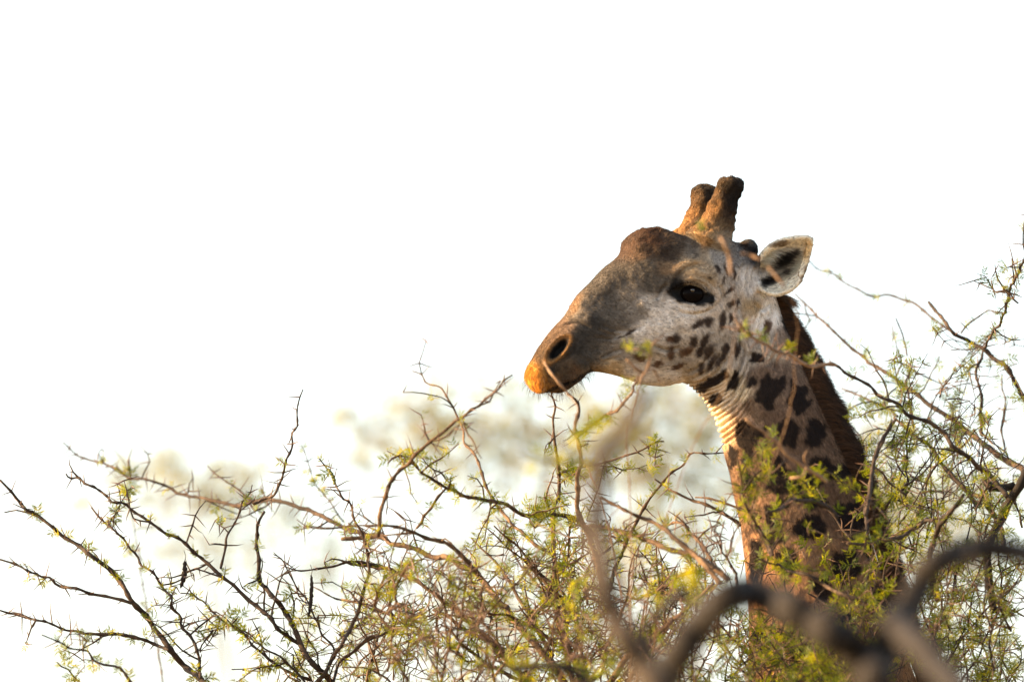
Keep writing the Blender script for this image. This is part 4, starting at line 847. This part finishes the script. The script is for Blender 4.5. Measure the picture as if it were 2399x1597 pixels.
# --- the leafy tree around the neck and on the right
R_ = Tree('thorn_tree', (at(2300, 1600, .0)[0], -.1, 0), 'green leafy thorn tree spreading across the neck and up beside the mane', M_LEAFD, tpl=LEAF_MID)
R_.trunk((R_.base[0], -.1, 2.9), .12, .07)
R_.branch(zz8((120,160),(180,220),(260,235),(330,290),(400,330),(520,380),(600,370),(700,405),(760,420),(830,480),(930,550),(1000,600)), (2.0, 1.6), (1.6, 3.4), .4, .45, .1)
R_.branch(zz8((850,410),(900,470),(960,550),(1010,600),(1090,650),(1180,690),(1250,760),(1320,800),(1370,880),(1435,990),(1500,1100)), (1.1, .9), (4, 6.5), .3, .2, .3)
R_.branch(zz8((1050,600),(1100,540),(1160,500),(1230,465),(1310,480)), (1.0, .8), (2.4, 1.6), .5, .3, .2)
R_.branch(zz8((1185,690),(1170,770),(1140,830),(1155,920),(1170,1010),(1165,1100),(1180,1230)), (1.0, .9), (2.8, 4.6), .3, .2, .3)
R_.branch(zz8((30,360),(100,430),(180,510),(270,590),(350,670),(450,750),(520,800),(620,860),(700,920),(770,970),(850,1040),(950,1100),(1050,1170),(1150,1250),(1250,1330),(1350,1400),(1435,1450),(1560,1560)), (1.7, .9), (2, 9), .2, .35, .3)
R_.branch(zz8((210,790),(290,800),(350,850),(430,890),(500,930),(560,990),(650,1030),(720,1100),(850,1140),(930,1210),(1000,1290),(1080,1350),(1160,1420),(1250,1500),(1330,1600)), (-.9, -.5), (3, 7), .3, .55, .6)
R_.branch(zn(np.array([(640,270),(700,300),(750,380),(800,440),(930,520),(1060,590),(1180,660),(1300,680),(1420,760),(1560,830),(1700,800),(1880,810)], float)), (-1.9, -1.2), (2.8, 4.4), 1.2, .4, .2, bark=M_SUNLIT)
R_.branch(zz8((650,1130),(600,1200),(560,1280),(520,1370),(500,1480),(490,1568),(500,1680)), (-.7, -.6), (3.4, 5), .3, .25, .3)
R_.branch(zz8((640,1120),(720,1190),(790,1250),(850,1290),(900,1360),(950,1430),(1000,1480),(1080,1560),(1150,1650)), (.7, .5), (3.6, 6), .3, .3, .4)
R_.branch(zz8((740,1180),(720,1260),(720,1300),(720,1400),(715,1500),(710,1568),(715,1680)), (-.03, .0), (1.6, 3), 1.0, .9, .6)
R_.branch(zz8((650,510),(680,590),(710,680),(720,740)), (1.3, 1.3), (1.6, 2.2), .2, .4, 0)
R_.branch(zz8((745,770),(720,880),(720,960),(740,1070),(760,1180)), (1.2, 1.0), (2.2, 3.2), .2, .4, .2)
R_.branch(zz8((1450,100),(1400,230),(1360,310),(1330,420),(1310,490),(1250,590),(1190,690)), (-.5, .6), (3.6, 3), .4, .35, .4)
R_.branch(zz8((1215,270),(1240,320),(1270,350),(1340,345),(1400,420)), (-.1, -.2), (1.6, 2.4), .9, .5, .1)
R_.branch(zz8((1150,240),(1200,260),(1215,290)), (-.1, -.1), (1, 1.4), .6, .8, 0)
R_.branch(zz8((320,940),(430,985),(520,1030),(600,1060),(660,1110)), (1.6, 1.0), (2.4, 3.6), .2, .8, .3)
R_.branch(zz8((1300,850),(1320,1000),(1310,1100),(1300,1200),(1320,1320)), (1.4, 1.2), (1.8, 3), .3, .4, .3)
R_.branch(zk(np.array([(430,130),(500,190),(600,250),(700,330),(800,420),(880,530),(1000,600),(1080,660),(1200,730),(1280,790)], float)), (-2.2, -1.7), (3.2, 4), .1, .12, .1, bark=M_SUNLIT)
R_.branch(zk(np.array([(1080,470),(1040,560),(1080,650),(1030,740),(900,760)], float)), (-1.9, -1.9), (2.4, 2.8), .2, .4, .0, bark=M_SUNLIT)
R_.branch(zk(np.array([(660,1120),(780,1100),(860,1030),(900,980),(1000,990),(1130,990),(1220,1030),(1330,1090),(1400,1180)], float)), (-1.3, -1.0), (4.2, 5.2), .3, .6, .5)
R_.branch(zk(np.array([(1180,870),(1240,960),(1290,1060),(1370,1170),(1440,1280),(1530,1390),(1600,1500)], float)), (-.25, -.3), (2, 3.6), 1, .7, .6)
R_.branch(zk(np.array([(2000,150),(1930,250),(1860,380),(1790,520),(1760,700),(1750,880),(1690,1050),(1700,1250),(1720,1400)], float)), (-.6, -.8), (3.2, 5), .3, .35, .4)
R_.branch(zk(np.array([(1720,600),(1800,650),(1870,700),(1930,790),(2000,860),(2120,940)], float)), (-.5, -.3), (2.4, 3.2), .9, .5, .4)
R_.branch(zk(np.array([(2340,1180),(2200,1290),(2100,1360),(1980,1390),(1860,1420),(1700,1450),(1500,1440)], float)), (-.5, -.9), (5.2, 3.2), .5, .5, .5)
R_.branch(zk(np.array([(350,560),(370,700),(400,850),(420,1000),(480,1150),(560,1290),(640,1400),(720,1568)], float)), (-1.2, -1.0), (2, 5), .5, .75, .7)
R_.branch(zk(np.array([(850,570),(740,680),(660,740),(540,790),(430,850)], float)), (-1.2, -1.1), (1.6, 2.6), .2, .9, .3)
R_.branch(zzc((350,520),(260,700),(200,860),(170,1000),(140,1200),(110,1400)), (-.8, -1.0), (3, 5), .2, .4, .3)
R_.branch(zz5((1940,170),(1850,290),(1790,360),(1740,460),(1700,600),(1720,760),(1760,900)), (-.9, -.6), (5, 8), .1, .3, .4)
R_.branch(zz5((1830,0),(1900,80),(1970,150),(2060,200),(2140,300),(2200,420),(2230,560)), (.6, .4), (5, 7), .1, .3, .5)
R_.branch(zz5((2400,-20),(2356,60),(2280,180),(2200,320),(2140,440),(2100,560),(2120,760),(2150,980)), (-.4, -.3), (11, 9), .05, .2, .5, bark=M_LIMB)
R_.branch(zz5((2080,60),(2120,120),(2200,130),(2290,110)), (-.4, -.4), (8, 10), .05, .2, .3, bark=M_LIMB)
R_.branch(zz5((1430,470),(1520,440),(1600,380),(1700,350),(1820,330)), (-.4, -.7), (3, 5), .3, .3, .4)
R_.branch(zz5((1560,460),(1590,560),(1570,620),(1600,720)), (-.1, -.1), (2.4, 3.4), .6, .4, .4)
R_.branch(zz5((520,380),(580,520),(640,640),(760,700),(860,720),(960,780),(1100,860),(1300,920),(1400,980)), (-.9, -1.1), (2.4, 6), .3, .7, .8)
R_.branch(zz5((860,850),(960,900),(1050,980),(1150,1050)), (-.3, -.3), (2, 3), .4, .4, .5)

# dense growth: smaller boughs that fill the lower right and centre
def fill(tree, n, xr, top, depth, leaves, thorns, r=(1.5, 4.2), lean=0, ylo=1500, ls=.027, twl=(.06, .2), tw=.8):
    for _ in range(n):
        x = rng.uniform(*xr); tp = np.interp(x, top[0], top[1]); y = rng.uniform(tp, ylo); Yd = rng.uniform(*depth)
        if 1720 < x < 2020 and y < 1400 and rng.rand() < .75: y += 190
        a = rng.normal(math.pi / 2 + lean, .55); L_ = rng.uniform(140, 340); pts = [(x, y)]; q = np.array((x, y))
        for k in range(7):
            a += rng.normal(0, .22); a += (math.pi / 2 - a) * .12; q = q + np.array((-math.cos(a) * -1, math.sin(a))) * L_ / 7; pts.append(tuple(q))
        tree.branch(pts, (Yd, Yd * .8), tuple(np.array(r) * (1 if tree.bark is M_WARM else 1)), thorns, leaves * (.15, .5, 1.0, 1.9)[rng.randint(4)], tw, False, merge=True, ls=ls, twl=twl)
fill(B, 36, (860, 1700), ((860, 1000, 1250, 1450, 1700), (1330, 1230, 1130, 1120, 1200)), (-1.5, 1.3), .26, .9, (1.3, 4.0), lean=.35, tw=1.0)
fill(B, 30, (840, 1700), ((840, 1000, 1250, 1450, 1700), (1400, 1300, 1230, 1230, 1280)), (-.3, .5), .25, 1.0, (1.0, 2.6), lean=.5, tw=1.1)
fill(B, 16, (950, 1650), ((950, 1650), (1400, 1350)), (-2.2, -1.2), .35, .5, (1.2, 3.4), lean=.3, ylo=1560)
fill(R_, 70, (1700, 2420), ((1700, 1850, 2000, 2060, 2100, 2250, 2420), (1240, 1200, 1180, 1120, 980, 960, 860)), (-1.4, .9), .5, .5, (1.1, 3.2), lean=.2, tw=1.0)
fill(R_, 16, (2120, 2420), ((2120, 2250, 2420), (830, 740, 640)), (-.5, 1.4), .3, .6, (1.0, 2.2), lean=.5, ylo=1050)
fill(R_, 50, (1780, 2420), ((1780, 2050, 2420), (1330, 1280, 1150)), (-.6, .8), .68, .4, (1.1, 3.2), lean=.2, ylo=1580)

# --- the crooked limb close to the viewer
Fg = Tree('thorn_tree', (at(2060, 1700, -8.0)[0], -8.0, 0), 'thick crooked grey limb blurred close in front of the lower neck', bark=M_LIMB, tpl=LEAF_LO)
Fg.trunk(tuple(at(2045, 1640, -7.8)), .075, .034, .05)
kw = dict(thorns=0, leaves=0, twigs=0, zz=.002, knob=.03, bark=M_LIMB, name='limb', Yw=.15)
Fg.branch(zz5((-260,1620),(-120,1420),(0,1240),(100,1100),(200,975),(320,880),(450,835),(560,860),(680,920),(800,985),(900,1045),(1000,1110),(1100,1180),(1200,1270),(1290,1400),(1320,1560)), (-7.4, -7.8), (36, 46), **kw)
Fg.branch(zz5((2500,600),(2356,575),(2200,545),(2000,560),(1850,590),(1730,660),(1650,770),(1580,890),(1510,1000),(1440,1120),(1370,1280),(1330,1480)), (-7.2, -7.8), (26, 40), **kw)
Fg.branch(zz5((1960,1600),(1850,1450),(1720,1310),(1620,1210),(1520,1130),(1440,1090)), (-8.4, -7.7), (32, 36), **kw)
Fg.branch(zz6((1500,120),(1430,260),(1340,390),(1285,450),(1262,520),(1262,650),(1252,800),(1270,950),(1290,1100),(1340,1250),(1400,1350),(1460,1460),(1560,1600)), (-8.8, -8.8), (20, 36), 0, 0, .0, zz=.002, knob=.05, bark=M_TAN, name='limb')
for p in [((300,870),(260,800),(250,760)),((700,925),(760,880),(790,860)),((1000,1110),(960,1160),(940,1200)),((1730,660),(1700,610),(1690,570)),((2000,560),(2030,610),(2040,650))]:
    Fg.branch(zz5(*p[::-1]), (-7.5, -7.6), (5, 15), 0, 0, .4, zz=.002, knob=.2, bark=M_LIMB, name='stub')
Fg.branch(zz6((880,440),(960,470),(1060,490),(1160,470),(1260,520)), (-5.2, -5.6), (3, 6), .2, .5, .5, bark=M_LIMB)
Fg.branch(zz6((800,1500),(950,1490),(1100,1500),(1200,1560),(1260,1640)), (-4.0, -4.0), (6, 10), 0, .1, .2, bark=M_LIMB)
Fg.branch(zz6((1520,1420),(1480,1330),(1560,1230),(1680,1120)), (-4.6, -5.0), (5, 9), 0, .2, .3, bark=M_LIMB)
# sprays of twig just before the face
Fr = Tree('thorn_tree', (at(1500, 1700, -2.2)[0], -2.2, 0), 'slender thorn sapling whose orange-lit tips cross before the cheek and horns', bark=M_SUNLIT, tpl=LEAF_MID)
Fr.trunk(tuple(at(1480, 1640, -2.1)), .03, .011, .03, M_TWIG)
PP = lambda *p: z1(np.array(p, float))
Fr.branch(PP((985,1085),(900,1150),(880,1240),(850,1330),(820,1400)), (-2.2, -2.2), (2.4, 3.6), .1, .25, .0)
Fr.branch(PP((820,1400),(790,1500),(760,1620),(740,1800),(760,2100),(770,2600),(760,3330)), (-2.2, -2.1), (1.4, 1.9), 0, .05, 0)
Fr.branch(PP((740,1245),(800,1310),(850,1330)), (-2.2, -2.2), (3.4, 3.6), 0, .1, 0)
Fr.branch(PP((950,1390),(910,1310),(850,1335)), (-2.2, -2.2), (2.6, 3), 0, 0, 0)
Fr.branch(PP((730,1170),(830,1180),(885,1190)), (-2.2, -2.2), (1.4, 1.8), 0, .9, 0)
Fr.branch(PP((205,1260),(250,1330),(300,1400),(350,1450)), (-1.5, -1.5), (3, 3.4), 0, 0, 0)
Fr.branch(PP((350,1450),(420,1560),(400,1700),(460,1900),(560,2100),(640,2400),(720,2800)), (-1.5, -2.0), (1.2, 2), .2, .08, .1)
Fr.branch(PP((1340,455),(1385,520),(1400,600),(1410,690)), (-3.2, -3.2), (4, 4.4), 0, 0, 0)
Fr.branch(PP((1410,690),(1440,900),(1430,1100),(1400,1300),(1330,1500),(1200,1750),(1050,2100),(900,2600),(800,3200)), (-3.2, -2.2), (.7, 1.6), 0, 0, 0)
Fr.branch(PP((1480,560),(1540,570),(1600,600)), (-3.0, -3.0), (3, 3.4), 0, .3, 0)
Fr.branch(PP((1650,650),(1720,720),(1760,780)), (-3.0, -3.0), (3.6, 3.2), 0, 0, 0)
Fr.branch(PP((1760,780),(1800,860),(1830,960),(1830,1200),(1780,1600),(1600,2100),(1300,2700),(900,3300)), (-3.0, -2.2), (.7, 1.6), 0, 0, 0)
Fr.branch(PP((1130,385),(1200,330),(1230,420),(1230,520)), (-2.6, -2.6), (1.2, 1.6), 0, .5, 0)

# --- blurred trees far behind
def far_tree(label, base_px, Y, clumps, n=.7):
    base = at(base_px[0], 2000, Y); t = Tree('thorn_tree', (base[0], Y, 0), label, M_LEAFF, M_FAR, LEAF_LO, 'far blurred trees')
    cz = np.mean([at(c[0], c[1], Y)[2] for c in clumps]); t.trunk((base[0] + .1, Y, cz * .5), .05, .022, .3, M_FAR)
    for (x, y, rx, ry, dens) in clumps:
        c = at(x, y, Y); sx, sz = rx / PXM * (Y + 20) / 20, ry / PXM * (Y + 20) / 20
        mb = MB(); e0 = c + (0, 0, -sz * .2); P = np.array([t.top, t.top * .6 + e0 * .4 + (rng.randn() * .1, rng.randn() * .2, -.15), t.top * .25 + e0 * .75 + rng.randn(3) * .06, e0]); mb.add(*tube(catmull(P, 16), np.linspace(.014, .005, 16), 6)); lb = t.put(mb, 'limb', M_FAR)
        tw_, lv = MB(), MB()
        for _ in range(6):
            cc = c + rng.randn(3) * (sx * 1.2, .4, sz * .9); q = .3 + .5 * rng.rand()
            for _ in range(int(6.5 * dens * n * q) + 1):
                e = cc + rng.randn(3) * (sx * .7, .4, sz * .6); o = cc + (rng.randn() * sx * .4, rng.randn() * .2, -sz * .3 + rng.randn() * sz * .3)
                W = catmull(np.array([o, (o + e) / 2 + rng.randn(3) * .06, e]), 7); tw_.add(*tube(W, np.linspace(.005, .002, 7), 4))
                for _ in range(int(4 + 4 * dens)): add_leaf(lv, W[rng.randint(2, 7)] + rng.randn(3) * .06, rng.randn(3), .058 * (.6 + .8 * rng.rand()), LEAF_LO)
        t.put(tw_, 'twigs', M_FAR, lb, 'stuff'); t.put(lv, 'leaves', M_LEAFF, lb, 'stuff')
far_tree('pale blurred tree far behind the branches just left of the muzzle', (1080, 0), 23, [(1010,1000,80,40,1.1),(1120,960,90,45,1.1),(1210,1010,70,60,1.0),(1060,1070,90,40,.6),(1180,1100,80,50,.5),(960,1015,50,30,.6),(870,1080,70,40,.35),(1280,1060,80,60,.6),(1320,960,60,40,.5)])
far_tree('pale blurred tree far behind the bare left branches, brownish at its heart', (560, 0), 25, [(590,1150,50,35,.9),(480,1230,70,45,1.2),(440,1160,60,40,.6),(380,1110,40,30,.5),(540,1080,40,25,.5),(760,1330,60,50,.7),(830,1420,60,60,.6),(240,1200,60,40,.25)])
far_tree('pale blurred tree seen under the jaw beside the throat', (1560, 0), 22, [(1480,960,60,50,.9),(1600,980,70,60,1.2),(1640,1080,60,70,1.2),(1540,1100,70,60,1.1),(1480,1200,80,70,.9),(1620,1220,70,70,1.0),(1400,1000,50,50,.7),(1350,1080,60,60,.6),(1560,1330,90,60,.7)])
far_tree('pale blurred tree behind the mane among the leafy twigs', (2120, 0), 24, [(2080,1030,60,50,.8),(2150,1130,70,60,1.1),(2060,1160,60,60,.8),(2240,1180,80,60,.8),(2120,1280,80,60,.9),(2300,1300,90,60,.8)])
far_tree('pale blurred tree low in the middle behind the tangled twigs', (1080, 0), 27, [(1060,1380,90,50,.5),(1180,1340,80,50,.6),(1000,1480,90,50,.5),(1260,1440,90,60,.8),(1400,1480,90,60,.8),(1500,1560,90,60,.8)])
